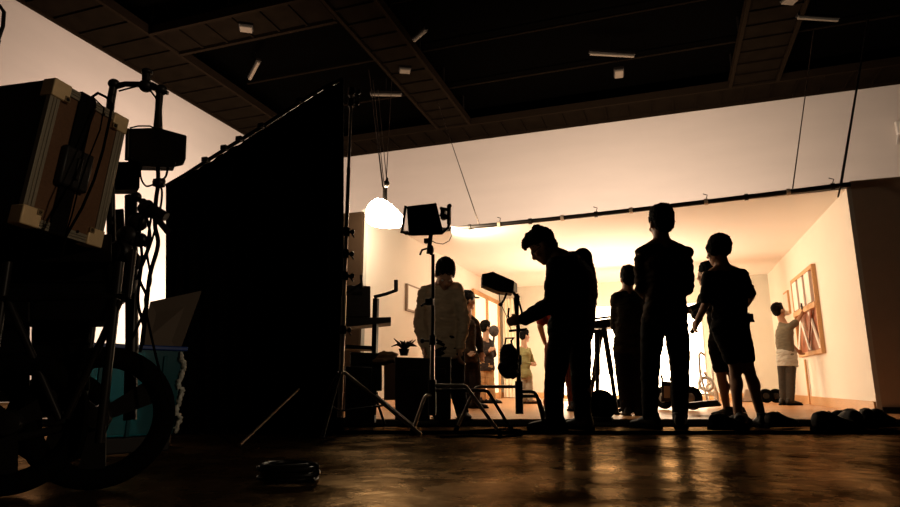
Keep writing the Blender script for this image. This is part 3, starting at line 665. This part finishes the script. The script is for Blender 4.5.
# black drape
def drape():
    b = B(); b0 = 4.6
    top = [(166,187),(185,176),(205,163),(232,146),(262,128),(285,113),(305,100),(325,88),(343,80)]
    n = 90; fr, bk = [], []
    cols = []
    for i in range(n+1):
        f = i/n; px = 166+(343.5-166)*f
        for (x0,y0),(x1,y1) in zip(top, top[1:]):
            if x0 <= px <= x1+.6: ty = y0+(y1-y0)*(px-x0)/(x1-x0)
        T = J(px, ty, b0); Bo = GB(165+ (178*f), b0, .0)
        off = azv(0)*(.035*math.sin(i*.9)+.02*math.sin(i*.37)+ .12*math.sin(f*3))
        cols.append([T.lerp(Bo, k/12)+off*(.25+.75*k/12) for k in range(13)])
    th = azv(0)*.015
    F_ = [[b.bm.verts.new(q) for q in c] for c in cols]; K_ = [[b.bm.verts.new(q+th) for q in c] for c in cols]
    for i in range(n):
        for k in range(12):
            b.bm.faces.new((F_[i][k], F_[i][k+1], F_[i+1][k+1], F_[i+1][k])); b.bm.faces.new((K_[i][k], K_[i+1][k], K_[i+1][k+1], K_[i][k+1]))
        b.bm.faces.new((F_[i][0], F_[i+1][0], K_[i+1][0], K_[i][0])); b.bm.faces.new((F_[i][12], K_[i][12], K_[i+1][12], F_[i+1][12]))
    for c in (0, n):
        for k in range(12): b.bm.faces.new((F_[c][k], K_[c][k], K_[c][k+1], F_[c][k+1]))
    t = thing('black_drape', GB(255, b0, 0), 'large black cloth drape with a sloping top, left of centre', 'drape')
    b.build('cloth', DUV, t)
    B().tube([J(x, y-1, b0+.04) for x, y in top], .016).build('top_pole', BLKM, t)
    B().tube([GB(168, b0+.06, 0), J(168, 186, b0+.06)], .016).build('support_pole', BLKM, t)
    B().tube([GB(341, b0+.16, 0), J(341, 80, b0+.16)], .016).build('support_pole', BLKM, t)
    for x, y in ((240,140),(225,149),(206,161),(262,127),(300,102)):
        B().box(J(x, y-1, b0+.03), (.05,.05,.035)).build('clip', BLKM, t)
drape()
tag(B().tube([G(240,445,.012), J(299,389,4.35)], .008, 8).build('metal_rod', mat('dull_steel', (.2,.17,.13), .35, .9)), 'thin metal rod leaning diagonally in front of the black drape', 'rod')
# second drape part seen behind (side return) closes the dark block from the side
# grey bounce board
b0 = 3.6
bq = [J(140,345,b0), J(178,356,b0+.05), J(201,293,b0+.25), J(150,304,b0+.2)]
nb = (bq[1]-bq[0]).cross(bq[3]-bq[0]).normalized()
lowq = [J(134,360,b0-.02), J(172,374,b0+.03)]
base = [V((q.x,q.y,0.01)) for q in (bq[0], bq[1])]
tag(B().prism([base[0]+ (bq[0]-bq[3])*.0, base[1], bq[1], bq[2], bq[3], bq[0]], nb*.02).build('bounce_board', GREYB, smooth=False), 'grey board leaning between the cart and the black drape', 'board')

# teal storage bin with wrap
bl, br_ = GB(118, 3.05, 0), GB(176, 3.25, 0)
ht = J(176, 349, 3.25).z
t = thing('storage_bin', (bl+br_)/2, 'teal plastic storage bin wrapped in clear film behind the cart wheel', 'bin')
dd = (br_-bl).normalized(); dp = V((-dd.y, dd.x, 0)); bl2 = bl-dd*.22
b = B(); ins = .02
b.hexa([bl2+dd*ins+V((0,0,.09)), br_-dd*ins+V((0,0,.09)), br_-dd*ins+dp*.3+V((0,0,.09)), bl2+dd*ins+dp*.3+V((0,0,.09)), bl2+V((0,0,ht)), br_+V((0,0,ht)), br_+dp*.34+V((0,0,ht)), bl2+dp*.34+V((0,0,ht))]).build('tub', TEAL, t, bevel=.012)
B().hexa([bl2-dd*.012-dp*.012+V((0,0,ht-.012)), br_+dd*.012-dp*.012+V((0,0,ht-.012)), br_+dd*.012+dp*.352+V((0,0,ht-.012)), bl2-dd*.012+dp*.352+V((0,0,ht-.012)), bl2-dd*.012-dp*.012+V((0,0,ht+.012)), br_+dd*.012-dp*.012+V((0,0,ht+.012)), br_+dd*.012+dp*.352+V((0,0,ht+.012)), bl2-dd*.012+dp*.352+V((0,0,ht+.012))]).build('lid', mat('blue_lid', (.01,.05,.25), .3), t, bevel=.006)
for k in range(3):
    q = bl2.lerp(br_, .2+.3*k)-dp*.004; B().box(q+V((0,0,ht*.55)), (.018,.012,ht*.75), M((dd,dp,V((0,0,1)))).transposed()).build('rib', TEAL, t, bevel=.003)
wr1 = B(); x0 = br_-dd*.012
for k in range(9): 
    z0 = .10+(ht-.12)*k/9
    wr1.ell(x0+V((0,0,z0+.02))-dp*.012+dd*.012*math.sin(k*2.1), (.014,.012,.03), n=10, m=7)
wr1.build('clear_wrap', CLEARP, t, remesh=.006, disp=(.01,60), sm=1)
B().box(bl2.lerp(br_, .5)+dp*.16+V((0,0,.05)), ((br_-bl2).length*.9,.28,.08), M((dd,dp,V((0,0,1)))).transposed()).build('base_tray', BLK, t, bevel=.008)

# ---- flight case ----
O, A_, Bv = (-1.29543983,1.85,.98165703), (-1.20294732,2.14,.96475061), (-1.33083424,1.83,.48818644)
ax = lambda q: W(q[0], q[1], q[2]+CH)
O, A_, Bv = ax(O), ax(A_), ax(Bv)
u = (A_-O); v = (Bv-O); uL, vL = u.length, v.length; u.normalize(); v = (v-u*v.dot(u)).normalized(); n = u.cross(v)
nl = W(-.95,.306,.056); n = n if n.dot(nl) > 0 else -n; n.normalize()
DP = .46
fc = lambda x, y, z: O+u*x*uL+v*y*vL+n*z       # x,y 0..1 on plywood face, z depth behind face
t = thing('flight_case', fc(.5,1,DP/2), 'tilted flight case with brown panel and metal edges on the cart', 'case')
def fbox(b, x0, x1, y0, y1, z0, z1):
    return b.hexa([fc(x0,y0,z0), fc(x1,y0,z0), fc(x1,y1,z0), fc(x0,y1,z0), fc(x0,y0,z1), fc(x1,y0,z1), fc(x1,y1,z1), fc(x0,y1,z1)])
ex, ey = .036/uL, .030/vL
fbox(B(), ex*.5, 1-ex*.5, ey*.5, 1-ey*.5, .006, .012).build('front_panel', PLY, t, 'brown laminated panel', smooth=False)
fbox(B(), .004, .996, .004, .996, .012, DP).build('case_shell', mat('black_laminate', (.008,.007,.006), .6, spec=.2), t, smooth=False)
for (x0,x1,y0,y1) in ((0,ex,0,1),(1-ex,1,0,1),(ex,1-ex,0,ey),(ex,1-ex,1-ey,1)):
    b = fbox(B(), x0,x1,y0,y1,0,.02)
    vert = (y1-y0) > .5
    for s_ in (.35, .65):
        if vert: xx = x0+(x1-x0)*s_; fbox(b, xx-.004, xx+.004, .0, 1, -.003, .0)
        else: yy = y0+(y1-y0)*s_; fbox(b, ex, 1-ex, yy-.002, yy+.002, -.003, .0)
    b.build('edge_trim', ALU, t, bevel=.002)
for cx_ in (0, 1):
    for cy_ in (0, 1):
        x0, x1 = (0-.006, ex*1.75) if cx_ == 0 else (1-ex*1.75, 1.006)
        y0, y1 = (0-.004, ey*2.0) if cy_ == 0 else (1-ey*2.0, 1.004)
        cb = fbox(B(), x0, x1, y0, y1, -.006, .05).build('corner_bracket', STEEL, t, bevel=.004)
        rx, ry = (x1-.03 if cx_ == 0 else x0+.03), (y1-.02 if cy_ == 0 else y0+.02)
        ORG[cb.name] = ORG[t.name]
        fbox(B(), rx-.032, rx+.032, ry-.02, ry+.02, -.009, -.006).build('rivet_plate', mat('rivet_plate', (.3,.2,.1), .5, .6), cb, bevel=.001)
        B().lathe(fc(rx, ry, -.009), ((.0015,-.004),(.006,-.003),(.0065,.0)), -n).build('rivet', BLK, cb)
for yy in (.06, .94):
    B().lathe(fc(.5+.16, yy, -.004), ((.001,-.003),(.005,-.002),(.005,.0)), -n).build('rivet', BLK, t)
# latch and strap
fbox(B(), .26, .62, .40, .68, -.022, .006).build('latch_dish', BLK, t, bevel=.008)
fbox(B(), .41, .47, .46, .62, -.030, -.022).build('latch_handle', BLKM, t, bevel=.003)
b = B(); fbox(b, .33, .52, -.004, 1.0, -.004, .0); fbox(b, .33,.52,-.012,-.004,-.004,DP); b.build('strap', mat('webbing', (.006,.005,.005), .95, spec=.05), t, smooth=False)
for px, x0 in ((0,.05),(1,.95)): fbox(B(), x0-.05, x0+.05, 0-.002, 1.002, DP-.02, DP+.002).build('edge_trim', ALU, t, bevel=.002)
# cable draped over case
tag(B().tube([J(92,97,2.05), J(98,93,2.0), J(106,97,1.98), J(112,104,1.98), J(110,118,1.96), J(103,150,1.93), J(94,180,1.9), J(82,208,1.86), J(66,236,1.84), J(60,262,1.86)], .0045, 8).build('draped_cable', RUB), 'black cable draped over the front of the flight case', 'cable')
tag(B().tube([J(94,98,2.03), J(104,108,1.96), J(100,130,1.93), J(88,160,1.9), J(78,190,1.87), J(72,215,1.86), J(62,246,1.85)], .0025, 8).build('draped_cable', RUB), 'thinner cable running beside the one draped over the flight case', 'cable')

# ---- cart ----
cb0 = 2.15
t = thing('equipment_cart', GB(60, cb0, 0), 'black equipment cart with spoked wheels under the flight case', 'cart')
def cbox(x0, y0, x1, y1, b0, dep):
    p = [J(x0,y1,b0), J(x1,y1,b0), J(x1,y0,b0), J(x0,y0,b0)]
    return B().prism(p, azv(-34)*dep)
pt = lambda px, py: J(px, py, cb0-.18)
tdk = cbox(-90,234,112,262,2.12,.45); tdk.build('top_deck', BLKM, t, bevel=.004)
cbox(-70,392,62,402,2.05,.5).build('lower_deck', BLKM, t, bevel=.004)
for x, bb in ((8,1.98),(120,2.0),(-60,2.0),(100,2.5)):
    B().tube([J(x,262,bb), V((*J(x,262,bb).xy, .16))], .014).build('post', BLKM, t)
B().tube([J(8,300,1.98), J(60,420,2.02)], .012).tube([J(120,300,2.0), J(66,418,2.02)], .012).build('cross_brace', BLKM, t)
B().tube([J(-40,300,1.97), J(128,296,2.0), J(133,250,2.0)], .013).build('side_rail', BLKM, t)
def wheel(px, py, bb, rr, lab=None, az=70, tr=.035):
    c = J(px, py, bb); c.z = rr+.001; axd = azv(az)
    w = B().torus(c, rr-tr, tr, axd, 48, 12).build('wheel', RUB, t)
    ORG[w.name] = ORG[t.name]
    B().lathe(c, ((.01,-.05),(.035,-.045),(.04,0),(.035,.045),(.01,.05)), axd).build('hub', BLKM, w)
    q = rotz_to(axd)
    for k in range(3):
        a = 2*math.pi*k/3+.5; d = q@V((math.cos(a), math.sin(a), 0)); s_ = q@V((-math.sin(a), math.cos(a), 0))
        B().prism([c+d*.02-s_*.022-axd*.012, c+d*.02+s_*.022-axd*.012, c+d*(rr-tr*1.4)+s_*.042-axd*.012, c+d*(rr-tr*1.4)-s_*.042-axd*.012], axd*.024).build('spoke', BLKM, w)
wheel(99, 420, 2.12, .232, az=158)
wheel(8, 440, 2.0, .22, az=158)
wheel(60, 410, 2.75, .20, az=158)
B().tube([J(99,420,2.1), J(8,440,2.0)], .014).build('axle_bar', BLKM, t)
# gear on the cart decks
def case(name, x0, y0, x1, y1, bb, dep, lab, grp='black cases on the cart', m=None):
    o = cbox(x0, y0, x1, y1, bb, dep).build(name, m or mat('black_case_shell', (.008,.007,.006), .6, spec=.2), bevel=.008)
    tag(o, lab, 'case', grp); ORG[o.name] = o.location.copy()
    w = cbox(x0+(x1-x0)*.4, y0+(y1-y0)*.1, x0+(x1-x0)*.6, y0+(y1-y0)*.2, bb-.012, .012).build('latch', BLKM, o, bevel=.002)
    cbox(x0, y0+(y1-y0)*.3, x1, y0+(y1-y0)*.33, bb-.003, .003).build('lid_seam', RUB, o)
case('equipment_case', -66, 300, 30, 391, 2.1, .4, 'large black case on the lower deck of the cart, at the left picture edge')
case('equipment_case', 32, 322, 90, 391, 2.3, .3, 'black case beside the big wheel on the cart')
case('equipment_case', -30, 203, 16, 249, 2.25, .3, 'black case on the top deck behind the flight case')
case('equipment_case', -14, 264, 118, 321, 2.2, .3, 'black drawer-like case slung under the top deck of the cart')
# monitor arm
t = thing('articulated_arm', J(110,250,2.3), 'black articulated arm bending over the cart, holding the small monitor', 'arm')
b1 = 2.25
B().tube([J(112,250,b1), J(109,120,b1), J(111,100,b1), J(114,84,b1)], .015).build('upright', BLKM, t)
B().tube([J(113,87,b1), J(125,84,b1), J(140,84.5,b1), J(152,86,b1), J(163,91,b1)], [.013,.011,.012,.016,.014]).build('cross_arm', BLKM, t)
for x, y, q in ((114,84,.023),(146,86,.028),(161,90,.024)): B().ell(J(x,y,b1), (q,q*.95,q*.9)).build('joint', BLK, t)
B().tube([J(146,86,b1), J(146.5,73,b1)], .016).ell(J(147,72,b1), (.022,.022,.014)).build('locking_knob', BLK, t)
B().tube([J(160,90,b1), J(158.5,110,b1), J(158,128,b1)], [.014,.013,.017]).build('drop_arm', BLKM, t)
B().tube([J(163,92,b1), J(168,93,b1)], .008).build('side_knob', BLK, t)
B().tube([J(119,91,b1-.03), J(138,86,b1-.04), J(150,90,b1-.03), J(156,98,b1-.02), J(158,104,b1-.02)], .0035, 6).build('cable', RUB, t)
b1 = 2.2
t = thing('monitor', J(157,165,b1), 'black field monitor hanging from the articulated arm', 'monitor')
B().prism([J(129,128,b1), J(158,127,b1), J(187,135,b1), J(186,160,b1), J(158,166,b1), J(129,161,b1)], azv(-30)*.07).build('monitor_housing', BLK, t, bevel=.006)
B().box(J(145,145,b1+.08), (.09,.012,.09)).build('screen', LENS, t)
B().tube([J(128,129,b1), J(127,160,b1)], .008).tube([J(127,131,b1), J(132,130,b1)], .006).tube([J(126,158,b1), J(132,159,b1)], .006).build('side_handle', BLKM, t)
B().prism([J(140,161,b1-.01), J(176,162,b1-.01), J(175,166.5,b1-.01), J(142,166,b1-.01)], azv(-30)*.06).build('battery', BLK, t, bevel=.003)
B().tube([J(130,128,b1+.02), J(138,126,b1), J(150,126,b1), J(158,130,b1)], .003, 6).build('cord', RUB, t)
case('battery_pack', 103, 161, 140, 189, 2.3, .09, 'black battery box beside the flight case, below the arm', 'battery boxes below the arm')
# clump of clamps and hanging cables
t = thing('clamp_cluster', J(138,240,2.25), 'cluster of black clamps and knobs right of the flight case', 'clamp')
B().tube([J(130,420,2.25), J(132,340,2.25), J(131,196,2.25)], .022).build('pole', BLKM, t)
for x, y, r in ((136,197,.022),(143,202,.016),(148,210,.034),(138,222,.04),(128,236,.045),(120,252,.05),(148,205,.022),(140,240,.03),(130,262,.045),(124,285,.05)): 
    B().ell(J(x,y,2.22), (r,r*.8,r*.9)).tube([J(x,y,2.22), J(x+6,y+5,2.2)], .01).build('knob', BLK, t)
B().tube([J(140,208,2.2), J(155,210,2.2), J(166,217,2.2)], .018).tube([J(150,212,2.2), J(160,222,2.2), J(168,232,2.2)], .012).build('grip_head', BLKM, t)
B().prism([J(108,210,2.3), J(124,208,2.3), J(128,300,2.3), J(108,310,2.3)], azv(-32)*.1).build('bracket', BLK, t, bevel=.006)
def hang(pts, r, lab): tag(B().tube([J(x,y,bb) for x,y,bb in pts], r, 8).build('hanging_cable', RUB), lab, 'cable', 'cables hanging under the field monitor')
def smoothpts(pts, n=6):
    out = []
    for i in range(len(pts)-1):
        p0 = pts[max(i-1,0)]; p1_ = pts[i]; p2_ = pts[i+1]; p3 = pts[min(i+2,len(pts)-1)]
        for k in range(n):
            u_ = k/n; out.append(tuple(.5*((2*b_)+(-a_+c_)*u_+(2*a_-5*b_+4*c_-d_)*u_*u_+(-a_+3*b_-3*c_+d_)*u_**3) for a_, b_, c_, d_ in zip(p0, p1_, p2_, p3)))
    return out+[pts[-1]]
hang(smoothpts([(158,166,2.2),(158,185,2.2),(156,200,2.2),(155,225,2.2),(158,245,2.2),(150,275,2.2),(146,310,2.2),(142,345,2.2)]), .0075, 'thickest cable hanging straight below the field monitor')
hang(smoothpts([(168,165,2.2),(166,176,2.2),(160,183,2.2),(162,192,2.2),(160,210,2.2),(152,240,2.2),(144,262,2.2),(136,280,2.2)]), .004, 'cable hanging from the right side of the field monitor')
hang(smoothpts([(140,166,2.25),(141,178,2.2),(146,186,2.2),(154,184,2.2),(159,180,2.2)]), .0035, 'short cable loop below the left side of the field monitor')
hang(smoothpts([(150,205,2.15),(140,225,2.15),(142,260,2.15),(138,300,2.15),(144,330,2.15),(140,352,2.15)]), .005, 'left strand of the cables below the clamp cluster')
hang(smoothpts([(146,215,2.18),(150,240,2.18),(139,275,2.18),(147,300,2.18),(136,330,2.18),(128,345,2.18)]), .005, 'middle strand twisting below the clamp cluster')
hang(smoothpts([(152,212,2.12),(147,250,2.12),(151,280,2.12),(145,300,2.12),(150,330,2.12),(160,372,2.1),(172,410,2.1)]), .004, 'longest strand reaching down past the storage bin')
tag(B().box(J(159,183,2.19), (.035,.03,.03)).tube([J(153,183,2.19), J(165,180,2.19)], .009).ell(J(159,183,2.19), (.022,.02,.02)).build('cable_clip', BLK, bevel=.003), 'black clip joining the cables below the field monitor', 'clip')

# ---- shelf cart behind the tall stand ----
b0 = 5.6
t = thing('shelf_rack', GB(368, b0, 0), 'dark equipment rack with a tray shelf, left of the beige shirt', 'rack')
B().box(J(376,300,b0)*.5+V((*J(376,300,b0).xy,0))*.5, (.045,.045,J(376,297,b0).z)).build('post', BLKM, t, bevel=.003)
xp = J(335,300,b0+.1); B().tube([xp, V((*xp.xy, 0))], .022).build('post', BLKM, t)
def slab(x0,y0,x1,y1,x2,y2,x3,y3,b_,d,m=BLKM): return B().prism([J(x0,y0,b_),J(x1,y1,b_),J(x2,y2,b_),J(x3,y3,b_)], azv(math.degrees(math.atan((x1-450)/600)))*d)
slab(335,318,391,317,391,322.5,335,328,b0-.05,.35).build('tray', mat('rack_shelf', (.02,.015,.01), .5), t, bevel=.004)
slab(335,344,374,346,374,350,335,348,b0-.02,.3).build('shelf', BLKM, t, bevel=.003)
slab(335,393,378,392,378,396,335,397,b0-.02,.3).build('shelf', BLKM, t, bevel=.003)
B().tube([J(374,297,b0), J(386,294,b0), J(397,290,b0-.02)], .016).tube([J(396,291,b0-.02), J(396,280,b0-.02)], .02).build('hook_arm', BLKM, t)
B().tube([J(346,293,b0), J(362,283,b0)], .012).tube([J(362,288,b0), J(361,275,b0)], .014).build('hook_arm', BLKM, t)
def gearbox(x0,y0,x1,y1,b_,d,lab,name='equipment_box',m=None,grp='boxes of gear behind the tall stand'):
    o = slab(x0,y0,x1,y0+1,x1,y1,x0,y1,b_,d).build(name, m or BLK, bevel=.008); tag(o, lab, 'box', grp); ORG[o.name] = o.location.copy()
    slab(x0+(x1-x0)*.3,y0+(y1-y0)*.2,x0+(x1-x0)*.7,y0+(y1-y0)*.2,x0+(x1-x0)*.7,y0+(y1-y0)*.3,x0+(x1-x0)*.3,y0+(y1-y0)*.3,b_-.012,.012).build('handle', BLKM, o, bevel=.002)
gearbox(344,285,370.5,317,5.62,.3,'dark box standing on the tray of the rack', m=mat('brown_box', (.025,.015,.010), .6))
gearbox(350,352,382,391,5.3,.3,'dark box on the floor-level shelf, under the rack tray')
gearbox(345,366,372,424,5.0,.3,'dark box on the floor at the foot of the tall stand')
gearbox(395,357,430,421,5.0,.35,'tall black speaker-like box left of the panel light stand')
gearbox(433,356,451,419,5.3,.25,'black box behind the panel light stand')
t = thing('potted_plant', J(404,357,5.15), 'small dark potted plant on the tall black box', 'plant')
c = J(404,355,5.15); B().lathe(c, ((.03,-.005),(.045,.05),(.042,.05)),).build('pot', BLK, t)
b = B()
for k in range(12):
    a = k*2.4; d = V((math.cos(a), math.sin(a), 0)); b.tube([c+V((0,0,.04)), c+d*.05+V((0,0,.08+.01*(k%3))), c+d*.11+V((0,0,.07+.02*(k%4)))], [.006,.012,.003], 6)
b.build('leaves', mat('leaf', (.03,.025,.012), .6), t)
tag(B().ell(J(387,356,5.35)+V((0,0,0)), (.10,.09,.045)).ell(J(383,360,5.35), (.13,.09,.05)).build('cloth_bundle', mat('tan_cloth', (.2,.11,.05), .9, bump=.3), remesh=.01, disp=(.02,12)), 'rumpled tan cloth on the dark box under the rack', 'cloth')
tag(slab(384,362,396,362,395,400,384,400,5.9,.1).build('wooden_board', mat('dark_wood', (.12,.06,.03), .6)), 'brown board behind the tall black box', 'board')

# ---- camera tripod / dolly in front of lit frame ----
b0 = 6.9
t = thing('tripod', GB(603, b0, .02), 'dark camera tripod with a flat top standing against the glowing frame', 'tripod')
slab(586,322,613,318,613,327,586,329,b0-.1,.3).build('top_plate', BLKM, t, bevel=.004)
B().tube([J(592,319,b0), J(613,316.5,b0)], .012).build('pan_bar', BLKM, t)
for pts in (((605,328),(617,401),0),((598,330),(597,395),.1),((602,330),(588,401),.35)):
    (x0,y0),(x1,y1),dz = pts; e = GB(x1, b0-.15+dz*1.6, .03); B().tube([J(x0,y0,b0), e], .022).tube([J(x0-1,y0,b0), J(x0,y0,b0).lerp(e,.55)], .03).build('leg', BLKM, t)
    B().ell(e, (.035,.035,.012)).build('foot', RUB, t)
B().tube([J(594,323,6.85), J(595,296,6.85)], .018).box(J(594,300,6.85), (.06,.05,.12)).build('viewfinder', BLK, t, bevel=.004)
# round wheel
t = thing('caster_wheel', GB(600, 5.7, .012), 'round black wheel on a small base at the feet of the crew', 'wheel')
c = GB(601, 5.7, .155); B().torus(c, .088, .048, azv(20), 40, 14).lathe(c, ((.01,-.04),(.09,-.035),(.095,0),(.09,.035),(.01,.04)), azv(20)).build('tyre', RUB, t)
B().lathe(c, ((.005,-.065),(.03,-.06),(.035,.05),(.005,.06)), azv(20)).build('hub', BLKM, t)
B().box(GB(600, 5.7, .033), (.22,.16,.04)).build('base', BLK, t, bevel=.01)
# small cart with wheel
b0 = 7.8
t = thing('wheeled_cart', GB(678, b0, .02), 'small low cart with a round wheel seen between the legs of the tall person', 'cart')
sb = slab(661,381,673,382,672.5,400,662,400,b0,.4).build('cart_box', BLK, t, bevel=.01)
ORG[sb.name] = ORG[t.name]
slab(664,386,670,386,670,398,664,398,b0-.012,.012).build('label_plate', mat('grey_plate', (.3,.25,.2), .5), sb)
B().tube([J(670,381,b0), J(674,368,b0), J(678,366,b0)], .013).tube([J(663,381,b0), J(661,375,b0)], .013).build('handle', BLKM, t)
slab(661,396,695,394,695,400,661,402,b0+.02,.35).build('deck', BLKM, t, bevel=.004)
for px, bb in ((692,b0-.02),(664,b0+.3)):
    c = GB(px, bb, .17); w = B().torus(c, .10, .045, azv(60), 36, 12).build('wheel', RUB, t); ORG[w.name] = ORG[t.name]
    B().lathe(c, ((.005,-.04),(.06,-.03),(.06,.03),(.005,.04)), azv(60)).build('hub', mat('hub_grey', (.2,.18,.15), .4, .5), w)
tag(slab(686,403,717,400,722,406,690,409,6.7,.25).build('flat_case', BLK, bevel=.01), 'flat black case on the set floor beside the small cart', 'case')
t = thing('flat_case', GB(650, 7.3, .02), 'low dark trolley partly hidden behind the tall person', 'trolley')
B().box(GB(630, 7.4, .12), (.5,.3,.10)).build('deck', BLKM, t, bevel=.01)
for px in (618, 632): B().torus(GB(px,7.3,.09), .05, .02, azv(10), 28, 8).build('wheel', RUB, t)
t.name = 'low_trolley'
# white tubular folding chair-like stand
b0 = 8.6
t = thing('folding_walker', GB(707, b0, .02), 'white tubular folding frame against the pale back wall', 'frame')
WT = mat('white_tube', (.9,.85,.78), .4)
def wt(name, pts, r=.016): return B().tube([J(x,y,b0+(z if True else 0)) for x,y,z in pts], r, 10).build(name, WT, t)
wt('leg', [(699,355,0),(700,372,0),(704,388,0),(709,406.5,0)]); wt('leg', [(712,357,.2),(713,380,.2),(716,405.5,.2)]); wt('leg', [(701,370,.1),(697,406,.1)]) ; wt('leg', [(704,372,0),(717,392,0),(719,406.5,0)])
wt('crossbar', [(697,394,0),(714,395,.1)]); wt('handle', [(699,355,0),(701,352,.05),(704,355,.1)])
B().torus(J(706,384,b0), .085, .022, azv(25), 30, 8).build('ring', WT, t)
B().torus(J(711,388,b0+.1), .06, .018, azv(40), 30, 8).build('ring', WT, t)
# black round coils at the back
for i, (x, lab) in enumerate(((766,'left black cable reel on the far set floor'),(776,'right black cable reel on the far set floor, beside the reaching person'))):
    c = GB(x, 10.9, .14); t = thing('cable_reel', GB(x, 10.9, .02), lab, 'cable reel', 'cable reels on the far set floor')
    B().torus(c, .085, .035, azv(15+20*i), 32, 10).build('coil', RUB, t); B().lathe(c, ((.005,-.03),(.05,-.025),(.05,.025),(.005,.03)), azv(15+20*i)).build('core', BLKM, t)
tag(slab(745,389,759,389,760,402,742,402,11.5,.2).build('floor_cloth', mat('grey_cloth', (.45,.38,.32), .9), bevel=.02), 'pale grey folded cloth on the far set floor', 'cloth')
# thing at the right picture edge
t = thing('floor_box', G(895, 411, .02), 'small black box on the set floor at the right picture edge', 'box')
B().box(G(897, 411, .02)+V((0,0,.06)), (.14,.14,.11)).build('box_body', BLK, t, bevel=.006); B().tube([G(897,411,.02)+V((0,0,.12)), G(897,411,.02)+V((.02,0,.20))], .015).build('knob', BLKM, t)
pp = PY(899, 128, YB-.1)
t = thing('wall_fixture', pp, 'small white fixture high on the back wall at the right picture edge', 'fixture')
B().box(pp, (.14,.10,.36)).build('fixture_body', WHT, t, bevel=.02); B().tube([pp-V((.05,0,.18)), pp-V((.1,0,.42))], .02).build('cord', WHT, t)

t = thing('cable_coil', G(288, 482, 0), 'coil of black cable on the dark floor in front of the black drape', 'cable')
b = B(); cc = G(288, 482, 0)
b.tube([cc+V((math.cos(k*.35)*(.10+.012*math.sin(k*.21)), math.sin(k*.35)*(.09+.01*math.sin(k*.33)), .01+.0006*k)) for k in range(90)], .008, 8); b.build('loops', mat('glossy_cable', (.006,.005,.004), .4, spec=.1), t)
B().tube([cc+V((.08,0,.062)), cc+V((.115,0,.062)), cc+V((.12,0,.03)), cc+V((.08,0,.02))], .006, 6).build('cable_tie', RUB, t)
t = thing('hanging_hook', J(1, 40, 2.95), 'black hook-like clamp at the top left corner of the picture', 'hook')
B().tube([J(-2, 40, 2.95), J(3, 26, 2.95), J(4, 12, 2.95), J(0, 6, 2.95), J(-6, 8, 2.95)], .010).build('hook', BLKM, t)
B().tube([J(-2, 40, 2.95), J(-10, 70, 2.95), J(-22, 250, 2.95), GB(-40, 2.95, .02)], .014).build('support_pole', BLKM, t)
# object held between person 8 and tall person
tag(B().tube([J(690,309,6.2), J(700,305,6.2)], .03).tube([J(692,332,6.0), J(701,318,6.2)], .022).ell(J(697,315,6.15), (.06,.05,.05)).build('handheld_camera', BLK), 'small dark device held between the tall person and the one in shorts', 'camera')
tag(B().box(J(750,318,5.12), (.05,.05,.07)).tube([J(748,313,5.1), J(754,322,5.08)], .01).build('belt_pouch', BLK, bevel=.006), 'small pouch at the waist of the person in shorts', 'pouch')

# loose shoes
def loose(px, py, az, s, lab, tilt=0, flip=0):
    g = G(px, py, .012); up_, so, la = shoe_geo(azv(az), V((0,0,0)), s, 0, False)
    t = thing('shoe', g, lab, 'shoe', 'loose shoes on the black strip')
    rot = M.Translation(g) @ M.Rotation(R(tilt), 4, azv(az+90))
    for bb in (up_, so, la): bmesh.ops.transform(bb.bm, matrix=rot, verts=bb.bm.verts)
    up_.build('upper', mat('loose_shoe', (.012,.009,.008), .7, spec=.15), t, remesh=.008, sm=2); so.build('sole', RUB, t); la.build('laces', BLK, t)
loose(828, 431, 78, 1.3, 'leftmost loose shoe of the group at the right, lying side-on')
loose(842, 427, 60, 1.2, 'second loose shoe from the left in the group at the right')
loose(852, 429, 12, 1.4, 'third loose shoe from the left in the group at the right, heel to the camera')
loose(868, 428, 25, 1.4, 'fourth loose shoe from the left in the group at the right')
loose(879, 427, 55, 1.3, 'rightmost loose shoe on the black strip')
loose(722, 430, 80, 1.1, 'loose shoe in front of the left foot of the person in shorts')
loose(742, 429, 30, 1.15, 'loose shoe between the feet of the person in shorts', 8)
loose(777, 427, 70, 1.1, 'loose shoe right of the person in shorts')

# ================================================================ CAMERA / WORLD
cam = bpy.data.cameras.new('camera'); co = bpy.data.objects.new('camera', cam); C.objects.link(co)
co.location = (0, 0, CH); co.rotation_euler = (math.pi/2+PITCH, 0, YAW); cam.lens = F/900*36; cam.sensor_width = 36; cam.clip_start = .05
sc = bpy.context.scene; sc.camera = co
w = bpy.data.worlds.new('world'); sc.world = w; w.use_nodes = True
w.node_tree.nodes['Background'].inputs[0].default_value = (.01,.006,.004,1); w.node_tree.nodes['Background'].inputs[1].default_value = .05
sc.view_settings.view_transform = 'Standard'; sc.view_settings.look = 'None'; sc.view_settings.gamma = 1; sc.view_settings.exposure = 0
